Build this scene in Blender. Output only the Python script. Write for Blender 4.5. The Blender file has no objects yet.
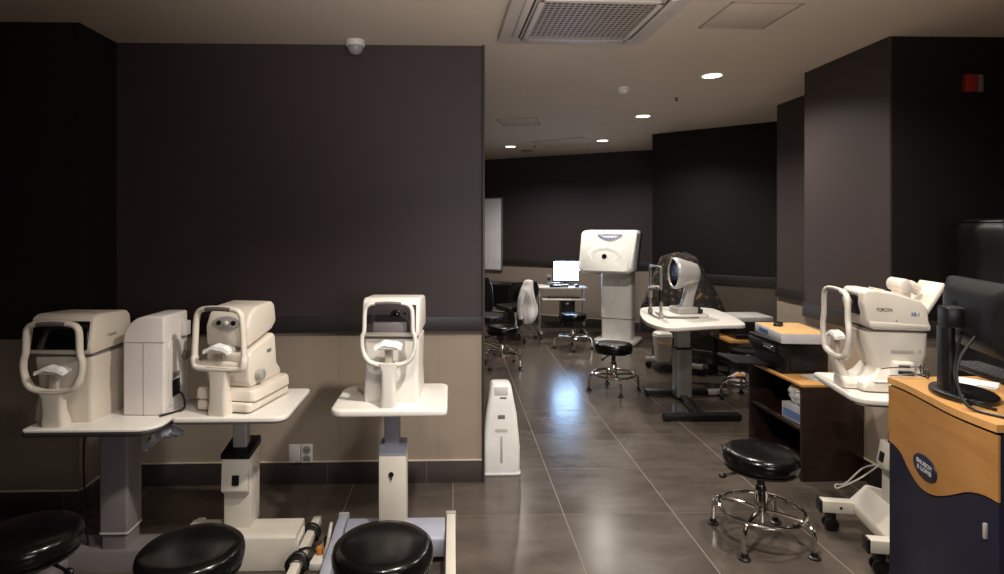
import bpy, bmesh, math, random
from mathutils import Vector, Matrix, Euler
random.seed(7)
PI = math.pi
scene = bpy.context.scene
C = scene.collection
R = math.radians

# ---------------------------------------------------------------- camera model
FPX, PX, PY, HCAM, HC = 590.0, 470.0, 225.0, 1.567, 2.662
TH = math.atan(17.0 / FPX)

def ray(px, py):
    u, v, w = (px - PX) / FPX, 1.0, -(py - PY) / FPX
    return Vector((u * math.cos(TH) + v * math.sin(TH), -u * math.sin(TH) + v * math.cos(TH), w))

def on(px, py, z=0.0):
    """place in the room seen at a picture point, at height z"""
    r = ray(px, py)
    t = (z - HCAM) / r.z
    return Vector((r.x * t, r.y * t, z))

def at(px, py, Y):
    """place in the room seen at a picture point, at distance Y down the room"""
    r = ray(px, py)
    t = Y / r.y
    return Vector((r.x * t, Y, HCAM + r.z * t))

# ---------------------------------------------------------------- materials
MATS = {}
def new_mat(name):
    m = bpy.data.materials.new(name)
    m.use_nodes = True
    nt = m.node_tree
    return m, nt, nt.nodes['Principled BSDF']

def srgb(r, g, b):
    f = lambda c: (c / 12.92 if c <= 0.04045 else ((c + 0.055) / 1.055) ** 2.4)
    return (f(r / 255), f(g / 255), f(b / 255), 1.0)

def mat(name, rgb, rough=0.5, metal=0.0, var=0.06, vscale=9.0, bump=0.0, bscale=80.0, spec=0.5, coat=0.0, rvar=0.08):
    if name in MATS:
        return MATS[name]
    m, nt, b = new_mat(name)
    N, L = nt.nodes, nt.links
    tc = N.new('ShaderNodeTexCoord')
    ns = N.new('ShaderNodeTexNoise'); ns.inputs['Scale'].default_value = vscale; ns.inputs['Detail'].default_value = 4
    L.new(tc.outputs['Object'], ns.inputs['Vector'])
    mr = N.new('ShaderNodeMapRange'); mr.inputs['To Min'].default_value = 1 - var; mr.inputs['To Max'].default_value = 1 + var
    mr.inputs['From Min'].default_value = 0.3; mr.inputs['From Max'].default_value = 0.7
    L.new(ns.outputs['Fac'], mr.inputs['Value'])
    mx = N.new('ShaderNodeVectorMath'); mx.operation = 'SCALE'
    mx.inputs[0].default_value = srgb(*rgb)[:3]
    L.new(mr.outputs['Result'], mx.inputs['Scale'])
    L.new(mx.outputs['Vector'], b.inputs['Base Color'])
    rr = N.new('ShaderNodeMapRange'); rr.inputs['To Min'].default_value = max(0.02, rough - rvar); rr.inputs['To Max'].default_value = min(1, rough + rvar)
    L.new(ns.outputs['Fac'], rr.inputs['Value']); L.new(rr.outputs['Result'], b.inputs['Roughness'])
    b.inputs['Metallic'].default_value = metal
    b.inputs['Specular IOR Level'].default_value = spec
    b.inputs['Coat Weight'].default_value = coat
    if bump > 0:
        n2 = N.new('ShaderNodeTexNoise'); n2.inputs['Scale'].default_value = bscale; n2.inputs['Detail'].default_value = 3
        L.new(tc.outputs['Object'], n2.inputs['Vector'])
        bp = N.new('ShaderNodeBump'); bp.inputs['Strength'].default_value = bump; bp.inputs['Distance'].default_value = 0.002
        L.new(n2.outputs['Fac'], bp.inputs['Height']); L.new(bp.outputs['Normal'], b.inputs['Normal'])
    MATS[name] = m
    return m

def emit_mat(name, rgb, strength):
    m, nt, b = new_mat(name)
    b.inputs['Base Color'].default_value = (0.8, 0.8, 0.8, 1)
    b.inputs['Emission Color'].default_value = srgb(*rgb)
    b.inputs['Emission Strength'].default_value = strength
    MATS[name] = m
    return m

def math_node(nt, op, a, b=None, c=None):
    n = nt.nodes.new('ShaderNodeMath'); n.operation = op
    for i, v in enumerate((a, b, c)):
        if v is None: continue
        if isinstance(v, (int, float)): n.inputs[i].default_value = v
        else: nt.links.new(v, n.inputs[i])
    return n.outputs[0]

def joint(nt, coord, period, offset, half):
    """1 on a joint line, 0 elsewhere"""
    q = math_node(nt, 'FRACT', math_node(nt, 'ADD', math_node(nt, 'DIVIDE', math_node(nt, 'SUBTRACT', coord, offset), period), 100.5))
    dist = math_node(nt, 'MULTIPLY', math_node(nt, 'ABSOLUTE', math_node(nt, 'SUBTRACT', q, 0.5)), period)
    return math_node(nt, 'LESS_THAN', dist, half)

def mixc(nt, fac, a, b):
    n = nt.nodes.new('ShaderNodeMix'); n.data_type = 'RGBA'
    for key, v in ((0, fac), (6, a), (7, b)):
        if isinstance(v, (int, float)): n.inputs[key].default_value = v
        elif isinstance(v, tuple): n.inputs[key].default_value = v
        else: nt.links.new(v, n.inputs[key])
    return n.outputs[2]

def floor_mat():
    m, nt, b = new_mat('floor_tile')
    N, L = nt.nodes, nt.links
    tc = N.new('ShaderNodeTexCoord'); sp = N.new('ShaderNodeSeparateXYZ'); L.new(tc.outputs['Object'], sp.inputs[0])
    jx = joint(nt, sp.outputs[0], 0.6, 0.0, 0.0026); jy = joint(nt, sp.outputs[1], 0.6, 0.177, 0.0018)
    fx = math_node(nt, 'FLOOR', math_node(nt, 'DIVIDE', sp.outputs[0], 0.6)); fy = math_node(nt, 'FLOOR', math_node(nt, 'DIVIDE', math_node(nt, 'SUBTRACT', sp.outputs[1], 0.177), 0.6))
    cb = N.new('ShaderNodeCombineXYZ'); L.new(fx, cb.inputs[0]); L.new(fy, cb.inputs[1])
    wn = N.new('ShaderNodeTexWhiteNoise'); L.new(cb.outputs[0], wn.inputs[0])
    mp = N.new('ShaderNodeMapping'); mp.inputs['Scale'].default_value = (1.4, 3.2, 1); L.new(tc.outputs['Object'], mp.inputs[0])
    off = N.new('ShaderNodeVectorMath'); off.operation = 'ADD'; L.new(mp.outputs[0], off.inputs[0])
    sc = N.new('ShaderNodeVectorMath'); sc.operation = 'SCALE'; sc.inputs['Scale'].default_value = 13.0; L.new(wn.outputs['Color'], sc.inputs[0]); L.new(sc.outputs[0], off.inputs[1])
    n1 = N.new('ShaderNodeTexNoise'); n1.inputs['Scale'].default_value = 2.2; n1.inputs['Detail'].default_value = 8; n1.inputs['Roughness'].default_value = 0.62; L.new(off.outputs[0], n1.inputs['Vector'])
    cr = N.new('ShaderNodeValToRGB')
    cr.color_ramp.elements[0].position = 0.3; cr.color_ramp.elements[0].color = srgb(68, 60, 54)
    cr.color_ramp.elements[1].position = 0.72; cr.color_ramp.elements[1].color = srgb(92, 82, 74)
    L.new(n1.outputs['Fac'], cr.inputs[0])
    tv = N.new('ShaderNodeVectorMath'); tv.operation = 'SCALE'; L.new(cr.outputs[0], tv.inputs[0])
    L.new(math_node(nt, 'ADD', math_node(nt, 'MULTIPLY', wn.outputs['Value'], 0.16), 0.92), tv.inputs['Scale'])
    c = mixc(nt, math_node(nt, 'MULTIPLY', jy, 0.55), tv.outputs[0], srgb(112, 100, 88))
    c = mixc(nt, jx, c, srgb(126, 113, 100))
    L.new(c, b.inputs['Base Color'])
    jm = math_node(nt, 'MAXIMUM', jx, jy)
    ro = math_node(nt, 'ADD', math_node(nt, 'MULTIPLY', n1.outputs['Fac'], 0.13), 0.165)
    L.new(math_node(nt, 'MAXIMUM', ro, math_node(nt, 'MULTIPLY', jm, 0.8)), b.inputs['Roughness'])
    bp = N.new('ShaderNodeBump'); bp.inputs['Strength'].default_value = 0.12; bp.inputs['Distance'].default_value = 0.003
    n3 = N.new('ShaderNodeTexNoise'); n3.inputs['Scale'].default_value = 30; n3.inputs['Detail'].default_value = 4; L.new(tc.outputs['Object'], n3.inputs['Vector'])
    L.new(math_node(nt, 'SUBTRACT', math_node(nt, 'MULTIPLY', n3.outputs['Fac'], 0.3), jm), bp.inputs['Height']); L.new(bp.outputs[0], b.inputs['Normal'])
    return m

def wall_mat(name, off=0.0, tile=True, rgb=(62, 53, 53), dado=(176, 159, 141)):
    """dark satin paint above a tiled dado (local x runs along the wall)"""
    m, nt, b = new_mat(name)
    N, L = nt.nodes, nt.links
    tc = N.new('ShaderNodeTexCoord'); sp = N.new('ShaderNodeSeparateXYZ'); L.new(tc.outputs['Object'], sp.inputs[0])
    n1 = N.new('ShaderNodeTexNoise'); n1.inputs['Scale'].default_value = 3; n1.inputs['Detail'].default_value = 5; L.new(tc.outputs['Object'], n1.inputs['Vector'])
    k = math_node(nt, 'ADD', math_node(nt, 'MULTIPLY', n1.outputs['Fac'], 0.16), 0.92)
    pc = N.new('ShaderNodeVectorMath'); pc.operation = 'SCALE'; pc.inputs[0].default_value = srgb(*rgb)[:3]; L.new(k, pc.inputs['Scale'])
    tcx = N.new('ShaderNodeVectorMath'); tcx.operation = 'SCALE'; tcx.inputs[0].default_value = srgb(*dado)[:3]; L.new(k, tcx.inputs['Scale'])
    jx = joint(nt, sp.outputs[0], 0.6, off, 0.002)
    tilec = mixc(nt, math_node(nt, 'MULTIPLY', jx, 0.55), tcx.outputs[0], srgb(112, 101, 90))
    low = math_node(nt, 'LESS_THAN', sp.outputs[2], 0.95 if tile else -1.0)
    L.new(mixc(nt, low, pc.outputs[0], tilec), b.inputs['Base Color'])
    L.new(math_node(nt, 'ADD', math_node(nt, 'MULTIPLY', low, -0.05), 0.5), b.inputs['Roughness'])
    b.inputs['Specular IOR Level'].default_value = 0.35
    n2 = N.new('ShaderNodeTexNoise'); n2.inputs['Scale'].default_value = 160; L.new(tc.outputs['Object'], n2.inputs['Vector'])
    bp = N.new('ShaderNodeBump'); bp.inputs['Strength'].default_value = 0.06; bp.inputs['Distance'].default_value = 0.002
    L.new(n2.outputs['Fac'], bp.inputs['Height']); L.new(bp.outputs[0], b.inputs['Normal'])
    return m

def baseboard_mat():
    m, nt, b = new_mat('baseboard_tile')
    N, L = nt.nodes, nt.links
    tc = N.new('ShaderNodeTexCoord'); sp = N.new('ShaderNodeSeparateXYZ'); L.new(tc.outputs['Object'], sp.inputs[0])
    jx = joint(nt, sp.outputs[0], 0.6, 0.1, 0.002)
    n1 = N.new('ShaderNodeTexNoise'); n1.inputs['Scale'].default_value = 6; n1.inputs['Detail'].default_value = 6; L.new(tc.outputs['Object'], n1.inputs['Vector'])
    cr = N.new('ShaderNodeValToRGB'); cr.color_ramp.elements[0].color = srgb(46, 40, 38); cr.color_ramp.elements[1].color = srgb(66, 58, 54); L.new(n1.outputs['Fac'], cr.inputs[0])
    L.new(mixc(nt, jx, cr.outputs[0], srgb(98, 90, 82)), b.inputs['Base Color'])
    b.inputs['Roughness'].default_value = 0.45
    return m

def wood_mat(name, c1, c2, rough=0.35, scale=(1.5, 14, 14), coat=0.15):
    m, nt, b = new_mat(name)
    N, L = nt.nodes, nt.links
    tc = N.new('ShaderNodeTexCoord'); mp = N.new('ShaderNodeMapping'); mp.inputs['Scale'].default_value = scale; L.new(tc.outputs['Object'], mp.inputs[0])
    n1 = N.new('ShaderNodeTexNoise'); n1.inputs['Scale'].default_value = 3; n1.inputs['Detail'].default_value = 7; n1.inputs['Distortion'].default_value = 0.8; L.new(mp.outputs[0], n1.inputs['Vector'])
    cr = N.new('ShaderNodeValToRGB'); cr.color_ramp.elements[0].position = 0.3; cr.color_ramp.elements[1].position = 0.7
    cr.color_ramp.elements[0].color = srgb(*c1); cr.color_ramp.elements[1].color = srgb(*c2); L.new(n1.outputs['Fac'], cr.inputs[0])
    L.new(cr.outputs[0], b.inputs['Base Color']); b.inputs['Roughness'].default_value = rough; b.inputs['Coat Weight'].default_value = coat
    MATS[name] = m
    return m

def blanket_mat():
    m, nt, b = new_mat('patterned_blanket')
    N, L = nt.nodes, nt.links
    tc = N.new('ShaderNodeTexCoord')
    v = N.new('ShaderNodeTexVoronoi'); v.inputs['Scale'].default_value = 17; L.new(tc.outputs['Object'], v.inputs['Vector'])
    n1 = N.new('ShaderNodeTexNoise'); n1.inputs['Scale'].default_value = 14; n1.inputs['Detail'].default_value = 3; L.new(tc.outputs['Object'], n1.inputs['Vector'])
    d = math_node(nt, 'ADD', v.outputs['Distance'], math_node(nt, 'MULTIPLY', n1.outputs['Fac'], 0.35))
    cr = N.new('ShaderNodeValToRGB'); e = cr.color_ramp.elements
    e[0].position = 0.33; e[0].color = srgb(134, 88, 40); e[1].position = 0.4; e[1].color = srgb(38, 32, 28)
    e2 = e.new(0.62); e2.color = srgb(52, 46, 38); e3 = e.new(0.7); e3.color = srgb(20, 18, 17)
    L.new(d, cr.inputs[0]); L.new(cr.outputs[0], b.inputs['Base Color']); b.inputs['Roughness'].default_value = 0.9
    MATS['blanket'] = m
    return m

def clear_mat():
    m, nt, b = new_mat('clear_plastic')
    b.inputs['Base Color'].default_value = (0.6, 0.61, 0.66, 1)
    b.inputs['Roughness'].default_value = 0.16
    b.inputs['Transmission Weight'].default_value = 0.5
    MATS['clear'] = m
    return m

cream = mat('cream_plastic', (205, 195, 180), 0.42, var=0.03, vscale=5)
white = mat('white_plastic', (219, 214, 206), 0.4, var=0.03)
offwhite = mat('ivory_enamel', (203, 196, 183), 0.38, var=0.04)
topm = mat('white_laminate', (226, 221, 213), 0.32, var=0.02)
edgem = mat('grey_edge_band', (104, 98, 94), 0.5)
darkedge = mat('dark_edge_band', (40, 37, 37), 0.5)
greym = mat('grey_enamel', (116, 110, 110), 0.42)
bluegrey = mat('blue_grey_enamel', (150, 153, 166), 0.4)
silver = mat('brushed_aluminium', (170, 168, 168), 0.34, metal=0.75)
silverpl = mat('silver_plastic', (176, 172, 168), 0.36, metal=0.25)
chrome = mat('chrome', (222, 220, 218), 0.09, metal=1.0, rvar=0.04)
vinyl = mat('black_vinyl', (11, 10, 10), 0.2, spec=0.32, bump=0.06, bscale=120, var=0.1)
blackp = mat('black_plastic', (14, 13, 14), 0.38)
blackm = mat('black_matte', (10, 9, 10), 0.7)
glassd = mat('dark_glass', (14, 13, 15), 0.08, spec=0.6)
smoke = mat('smoked_panel', (52, 48, 50), 0.16)
lensm = mat('lens', (8, 8, 12), 0.03, spec=0.9)
greyp = mat('mid_grey_plastic', (120, 116, 114), 0.45)
pad = mat('forehead_pad', (98, 92, 88), 0.6)
paper = mat('tissue_paper', (242, 240, 236), 0.85, bump=0.25, bscale=60)
cable = mat('black_cable', (16, 15, 16), 0.45)
wcable = mat('white_cable', (190, 184, 174), 0.45)
cloth = mat('white_cloth', (226, 224, 222), 0.9, bump=0.3, bscale=40)
cardb = mat('cardboard', (200, 160, 104), 0.75, bump=0.05)
cardw = mat('printed_card', (205, 208, 216), 0.6)
navy = mat('navy_laminate', (27, 27, 46), 0.38)
darkwood = wood_mat('dark_wood', (32, 19, 15), (46, 29, 22), 0.4)
oak = wood_mat('oak_veneer', (158, 110, 58), (172, 124, 70), 0.36, scale=(1.2, 1.2, 9))
oaktop = wood_mat('oak_top', (186, 136, 78), (202, 152, 92), 0.34, scale=(2, 12, 2))
leath = mat('black_leatherette', (15, 14, 14), 0.42, bump=0.3, bscale=45)
redm = mat('red_plastic', (150, 40, 30), 0.4)
bluem = mat('blue_print', (64, 92, 150), 0.5)
silverprint = mat('silver_print', (178, 178, 184), 0.4)
badge = mat('badge_blue', (32, 34, 50), 0.35)
darkprint = mat('dark_print', (58, 55, 58), 0.5)
casem = mat('case_white', (224, 216, 211), 0.4, var=0.02)
cream2 = mat('ivory_plastic', (220, 210, 196), 0.4, var=0.03)
amber = mat('amber_label', (205, 130, 50), 0.5)
ceilm = mat('ceiling_paint', (204, 188, 170), 0.8, var=0.03, vscale=2, bump=0.03, bscale=200)
hatchm = mat('hatch_paint', (196, 180, 162), 0.75, var=0.02)
whiteboardm = mat('white_board', (232, 230, 234), 0.35)
brightm = emit_mat('monitor_light', (165, 205, 255), 22.0)
lampm = emit_mat('lamp_light', (255, 244, 226), 8.0)
blanketm = blanket_mat(); clearm = clear_mat()

# ---------------------------------------------------------------- mesh helpers
def rrect(w, d, r, n=4, cx=0, cy=0):
    """rounded rectangle as a ring of points; r may be one radius or four (front-left, front-right, back-right, back-left)"""
    rs = (r,) * 4 if isinstance(r, (int, float)) else r
    cs = ((-w / 2, -d / 2, PI, 1, 1), (w / 2, -d / 2, 1.5 * PI, -1, 1), (w / 2, d / 2, 0, -1, -1), (-w / 2, d / 2, 0.5 * PI, 1, -1))
    out = []
    for (x, y, a0, sx, sy), rr in zip(cs, rs):
        for i in range(n + 1):
            a = a0 + 0.5 * PI * i / n
            out.append((cx + x + sx * rr + rr * math.cos(a), cy + y + sy * rr + rr * math.sin(a)))
    return out

def catmull(pts, closed=False, n=6):
    P = [Vector(p) for p in pts]; out = []
    m = len(P)
    for i in range(m if closed else m - 1):
        g = lambda k: P[k % m] if closed else P[max(0, min(m - 1, k))]
        p0, p1, p2, p3 = g(i - 1), g(i), g(i + 1), g(i + 2)
        for j in range(n):
            t = j / n
            out.append(0.5 * ((2 * p1) + (p2 - p0) * t + (2 * p0 - 5 * p1 + 4 * p2 - p3) * t * t + (3 * p1 - p0 - 3 * p2 + p3) * t ** 3))
    if not closed: out.append(P[-1])
    return out

class MB:
    def __init__(self): self.bm = bmesh.new()
    def _add(self, tb, M=None):
        if M is not None: bmesh.ops.transform(tb, matrix=M, verts=tb.verts)
        bmesh.ops.recalc_face_normals(tb, faces=tb.faces)
        me = bpy.data.meshes.new('tmp'); tb.to_mesh(me); tb.free()
        self.bm.from_mesh(me); bpy.data.meshes.remove(me)
        return self
    def box(self, c, s, bev=0.0, seg=2, rot=None, M=None):
        tb = bmesh.new(); bmesh.ops.create_cube(tb, size=1.0)
        for v in tb.verts: v.co = Vector((v.co.x * s[0], v.co.y * s[1], v.co.z * s[2]))
        if bev > 0: bmesh.ops.bevel(tb, geom=list(tb.edges), offset=min(bev, min(s) * 0.49), segments=seg, affect='EDGES', profile=0.5)
        T = Matrix.Translation(Vector(c)) @ (Euler(rot).to_matrix().to_4x4() if rot else Matrix())
        return self._add(tb, (M @ T) if M is not None else T)
    def loft(self, rings, cap=True, closed_rings=True, M=None):
        tb = bmesh.new()
        V = [[tb.verts.new(p) for p in r] for r in rings]
        n = len(V[0])
        for a, b in zip(V[:-1], V[1:]):
            for i in range(n if closed_rings else n - 1):
                j = (i + 1) % n
                try: tb.faces.new((a[i], a[j], b[j], b[i]))
                except ValueError: pass
        if cap:
            for r in (V[0], V[-1]):
                try: tb.faces.new(r)
                except ValueError: pass
        bmesh.ops.remove_doubles(tb, verts=tb.verts, dist=1e-6)
        return self._add(tb, M)
    def slab(self, ring2, z0, z1, bev=0.0, M=None):
        """plate with a rounded rim from a 2-D ring"""
        n = len(ring2); c = Vector((sum(p[0] for p in ring2) / n, sum(p[1] for p in ring2) / n))
        def inset(dd):
            out = []
            for i in range(n):
                p = Vector(ring2[i]); a = Vector(ring2[i - 1]); b = Vector(ring2[(i + 1) % n])
                t = (b - a); nn = Vector((t.y, -t.x))
                if nn.length < 1e-9: nn = p - c
                nn.normalize()
                if nn.dot(p - c) < 0: nn = -nn
                out.append(p - nn * dd)
            return out
        rings = []
        if bev > 0:
            for k in range(4):
                a = 0.5 * PI * k / 3
                rings.append([(p.x, p.y, z0 + bev * (1 - math.sin(a))) for p in inset(bev * (1 - math.cos(a)) if k < 3 else 0)][:] if False else [(p.x, p.y, z0 + bev * (1 - math.cos(a))) for p in inset(bev * (1 - math.sin(a)))])
            for k in range(4):
                a = 0.5 * PI * (1 - k / 3)
                rings.append([(p.x, p.y, z1 - bev * (1 - math.cos(a))) for p in inset(bev * (1 - math.sin(a)))])
        else:
            rings = [[(p[0], p[1], z0) for p in ring2], [(p[0], p[1], z1) for p in ring2]]
        return self.loft(rings, M=M)
    def prism(self, pts, a0, a1, axis='x', bev=0.0, seg=2, M=None):
        """2-D outline extruded: axis x -> pts are (y,z); y -> (x,z); z -> (x,y)"""
        tb = bmesh.new()
        f = {'x': lambda p, a: (a, p[0], p[1]), 'y': lambda p, a: (p[0], a, p[1]), 'z': lambda p, a: (p[0], p[1], a)}[axis]
        A = [tb.verts.new(f(p, a0)) for p in pts]; B = [tb.verts.new(f(p, a1)) for p in pts]
        n = len(pts)
        tb.faces.new(A); tb.faces.new(B[::-1])
        for i in range(n): tb.faces.new((A[i], A[(i + 1) % n], B[(i + 1) % n], B[i]))
        bmesh.ops.recalc_face_normals(tb, faces=tb.faces)
        if bev > 0:
            ed = [e for e in tb.edges if e.calc_face_angle(0) > 0.3]
            bmesh.ops.bevel(tb, geom=ed, offset=bev, segments=seg, affect='EDGES', profile=0.5, clamp_overlap=True)
        return self._add(tb, M)
    def lathe(self, prof, c=(0, 0, 0), seg=32, M=None, sx=1, sy=1):
        rings = [[(r * math.cos(2 * PI * i / seg) * sx, r * math.sin(2 * PI * i / seg) * sy, z) for i in range(seg)] for r, z in prof]
        T = Matrix.Translation(Vector(c))
        return self.loft(rings, M=(M @ T) if M is not None else T)
    def cyl(self, p0, p1, r0, r1=None, seg=20, bev=0.0, M=None):
        p0, p1 = Vector(p0), Vector(p1); d = p1 - p0; L = d.length
        r1 = r0 if r1 is None else r1
        prof = [(r0, 0), (r1, L)] if bev <= 0 else [(r0 - bev, 0), (r0 - bev * 0.3, bev * 0.3), (r0, bev), (r1, L - bev), (r1 - bev * 0.3, L - bev * 0.3), (r1 - bev, L)]
        q = d.to_track_quat('Z', 'Y').to_matrix().to_4x4()
        T = Matrix.Translation(p0) @ q
        return self.lathe(prof, (0, 0, 0), seg, M=(M @ T) if M is not None else T)
    def tube(self, pts, r, seg=10, closed=False, M=None, flat=1.0, up=None):
        P = [Vector(p) for p in pts]; m = len(P)
        rs = r if isinstance(r, (list, tuple)) else [r] * m
        if len(rs) != m: rs = [rs[min(len(rs) - 1, int(i * len(rs) / m))] for i in range(m)]
        tan = []
        for i in range(m):
            a = P[i - 1] if (i > 0 or closed) else P[0]
            b = P[(i + 1) % m] if (i < m - 1 or closed) else P[-1]
            t = b - a
            tan.append(t.normalized() if t.length > 1e-9 else Vector((0, 0, 1)))
        ref = Vector(up) if up else (Vector((0, 0, 1)) if abs(tan[0].z) < 0.9 else Vector((1, 0, 0)))
        rings = []
        nrm = ref
        for i in range(m):
            nrm = ref if up else nrm
            nrm = nrm - tan[i] * nrm.dot(tan[i])
            if nrm.length < 1e-6: nrm = Vector((1, 0, 0)) - tan[i] * tan[i].x
            nrm.normalize()
            bi = tan[i].cross(nrm)
            rings.append([P[i] + (nrm * math.cos(2 * PI * k / seg) * flat + bi * math.sin(2 * PI * k / seg)) * rs[i] for k in range(seg)])
        if closed: rings.append(rings[0])
        return self.loft(rings, cap=not closed, M=M)
    def ell(self, c, r3, M=None, seg=20):
        tb = bmesh.new(); bmesh.ops.create_uvsphere(tb, u_segments=seg, v_segments=seg // 2, radius=1.0)
        for v in tb.verts: v.co = Vector((v.co.x * r3[0], v.co.y * r3[1], v.co.z * r3[2]))
        T = Matrix.Translation(Vector(c))
        return self._add(tb, (M @ T) if M is not None else T)
    def build(self, name, m, parent=None, ang=34):
        bm = self.bm
        lim = R(ang)
        for f in bm.faces: f.smooth = True
        for e in bm.edges:
            e.smooth = not (len(e.link_faces) == 2 and e.calc_face_angle(0) > lim)
        me = bpy.data.meshes.new(name); bm.to_mesh(me); bm.free()
        me.materials.append(m)
        o = bpy.data.objects.new(name, me); C.objects.link(o)
        if parent is not None: o.parent = parent
        return o

def tag(o, label, cat, group=None, kind=None):
    o['label'] = label; o['category'] = cat
    if group: o['group'] = group
    if kind: o['kind'] = kind
    return o

def thing(name, label, cat, loc=(0, 0, 0), rz=0.0, group=None):
    o = bpy.data.objects.new(name, None); C.objects.link(o)
    o.empty_display_size = 0.1
    o.location = loc; o.rotation_euler = (0, 0, rz)
    return tag(o, label, cat, group)

def place(o, loc, rz=0.0):
    o.location = loc; o.rotation_euler = (0, 0, rz); return o

def dup(root, loc, rz, label=None, group=None):
    r = root.copy(); C.objects.link(r); r.location = loc; r.rotation_euler = (0, 0, rz)
    if label: r['label'] = label
    if group: r['group'] = group
    for ch in list(root.children):
        c = ch.copy(); C.objects.link(c); c.parent = r
        for g in list(ch.children):
            d = g.copy(); C.objects.link(d); d.parent = c
    return r

def struct(o):
    o['kind'] = 'structure'; return o

def lettering(name, body, size, m, parent, M, depth=0.0006, align='CENTER', bold=0.0, sx=1.0):
    cu = bpy.data.curves.new(name, 'FONT'); cu.body = body; cu.size = size; cu.align_x = align; cu.align_y = 'CENTER'
    cu.extrude = depth; cu.offset = bold; cu.space_line = 0.85
    t = bpy.data.objects.new('tmp_text', cu); C.objects.link(t)
    dg = bpy.context.evaluated_depsgraph_get(); dg.update()
    me = bpy.data.meshes.new_from_object(t.evaluated_get(dg)); me.name = name
    bpy.data.objects.remove(t)
    for v in me.vertices: v.co.x *= sx
    me.transform(M)
    me.materials.clear(); me.materials.append(m)
    o = bpy.data.objects.new(name, me); C.objects.link(o); o.parent = parent
    return o
# ---------------------------------------------------------------- the setting
fl = MB().box((0.5, 4.0, -0.05), (9.0, 14.4, 0.1)).build('floor', floor_mat()); struct(fl)
ce = MB().box((0.5, 4.0, HC + 0.05), (9.0, 14.4, 0.1)).build('ceiling', ceilm); struct(ce)
bbm = baseboard_mat()
trimm = mat('trim_black', (36, 31, 31), 0.5, var=0.05)
capm = mat('baseboard_cap', (190, 178, 160), 0.5)

def wall(name, p0, p1, thick, off=0.3, tile=True, rgb=(62, 53, 53), dado=(150, 136, 121), trim=True, base=True, side=None, ext=0.0):
    """a wall from p0 to p1; the room is on the right-hand side when walking from p0 to p1 ... its thickness lies to the left"""
    p0, p1 = Vector((p0[0], p0[1], 0)), Vector((p1[0], p1[1], 0))
    d = p1 - p0; L = d.length; a = math.atan2(d.y, d.x)
    w = MB().box((L / 2, thick / 2, HC / 2), (L, thick, HC)).build(name, wall_mat(name + '_finish', off, tile, rgb, dado))
    place(w, p0, a); struct(w)
    edging(name, p0, a, L, trim and tile, base)
    return w

tn = [0]
def edging(name, p0, a, L, trim=True, base=True, e0=0.0, e1=0.0):
    if trim:
        tn[0] += 1
        t = MB().box((L / 2 + (e1 - e0) / 2, -0.009, 0.965), (L + e0 + e1, 0.018, 0.09), 0.003).box((L / 2 + (e1 - e0) / 2, -0.012, 0.918), (L + e0 + e1, 0.024, 0.008), 0.002).build('trim_%d' % tn[0], trimm)
        place(t, p0, a); struct(t)
    if base:
        sidename = 'baseboard_' + name.replace('wall_', '')
        b = MB().box((L / 2 + (e1 - e0) / 2, -0.006, 0.066), (L + e0 + e1, 0.012, 0.132), 0.002).build(sidename, bbm)
        place(b, p0, a); struct(b)
        tn[0] += 1
        c = MB().box((L / 2 + (e1 - e0) / 2, -0.008, 0.1355), (L + e0 + e1, 0.016, 0.007), 0.002).build('trim_%d' % tn[0], capm)
        place(c, p0, a); struct(c)

YA = on(475, 481.4).y                  # long dark partition on the left
XA = at(482, 300, YA).x
YP = 3.25
XP = at(79.5, 300, YP).x
wall('wall_left', (-2.06, YA), (XA, YA), 0.2, off=0.17 + 0.0)
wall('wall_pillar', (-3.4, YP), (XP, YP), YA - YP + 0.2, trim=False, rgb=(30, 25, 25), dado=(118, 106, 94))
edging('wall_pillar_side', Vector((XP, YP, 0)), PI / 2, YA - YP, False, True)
# corner strip that closes the end of the partition
tn[0] += 1
struct(MB().box((XA + 0.008, YA + 0.09, HC / 2), (0.016, 0.22, HC), 0.003).build('trim_%d' % tn[0], mat('corner_strip', (58, 51, 49), 0.4)))

# far room: back wall in two slanted runs
B0, B1 = on(482, 160, HC), on(651.7, 149.9, HC)
C0, C1 = on(652.4, 134.2, HC), on(775.8, 121.4, HC)
dB = (B1 - B0).normalized(); dC = (C1 - C0).normalized()
wall('wall_back', (B0 - dB * 1.0)[:2], (B1 + dB * 0.1)[:2], 0.15, off=0.1, rgb=(54, 47, 49), dado=(140, 127, 116))
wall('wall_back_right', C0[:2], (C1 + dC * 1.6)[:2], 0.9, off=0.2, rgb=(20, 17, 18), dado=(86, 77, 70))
# right-hand pier (side to the aisle, front to the viewer) and the shallower pier behind it
YE = 3.35; XE = at(889.5, 300, YE).x
_t = (804.5 - PX) / FPX
YE2 = XE / ((_t * math.cos(TH) + math.sin(TH)) / (-_t * math.sin(TH) + math.cos(TH)))
XD = at(777, 300, YE2 + 1.131).x
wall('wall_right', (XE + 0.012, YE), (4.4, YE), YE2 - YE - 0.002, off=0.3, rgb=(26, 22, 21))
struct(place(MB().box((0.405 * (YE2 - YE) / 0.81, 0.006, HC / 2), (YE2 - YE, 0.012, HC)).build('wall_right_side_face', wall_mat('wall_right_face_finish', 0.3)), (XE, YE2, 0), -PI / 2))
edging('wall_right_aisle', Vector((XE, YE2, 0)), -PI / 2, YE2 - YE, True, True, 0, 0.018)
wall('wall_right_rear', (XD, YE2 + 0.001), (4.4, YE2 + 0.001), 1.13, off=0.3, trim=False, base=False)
edging('wall_right_rear', Vector((XD, YE2 + 1.131, 0)), -PI / 2, 1.131, True, True)
# the rest of the shell
wall('wall_far_left', (-0.35, 3.9), (-0.35, 11.0), 0.12)
wall('wall_behind', (4.4, -2.6), (-3.4, -2.6), 0.12)
wall('wall_left_side', (-3.4, -2.6), (-3.4, 3.5), 0.12)
wall('wall_right_side', (4.4, 7.0), (4.4, -2.6), 0.12)

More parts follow.
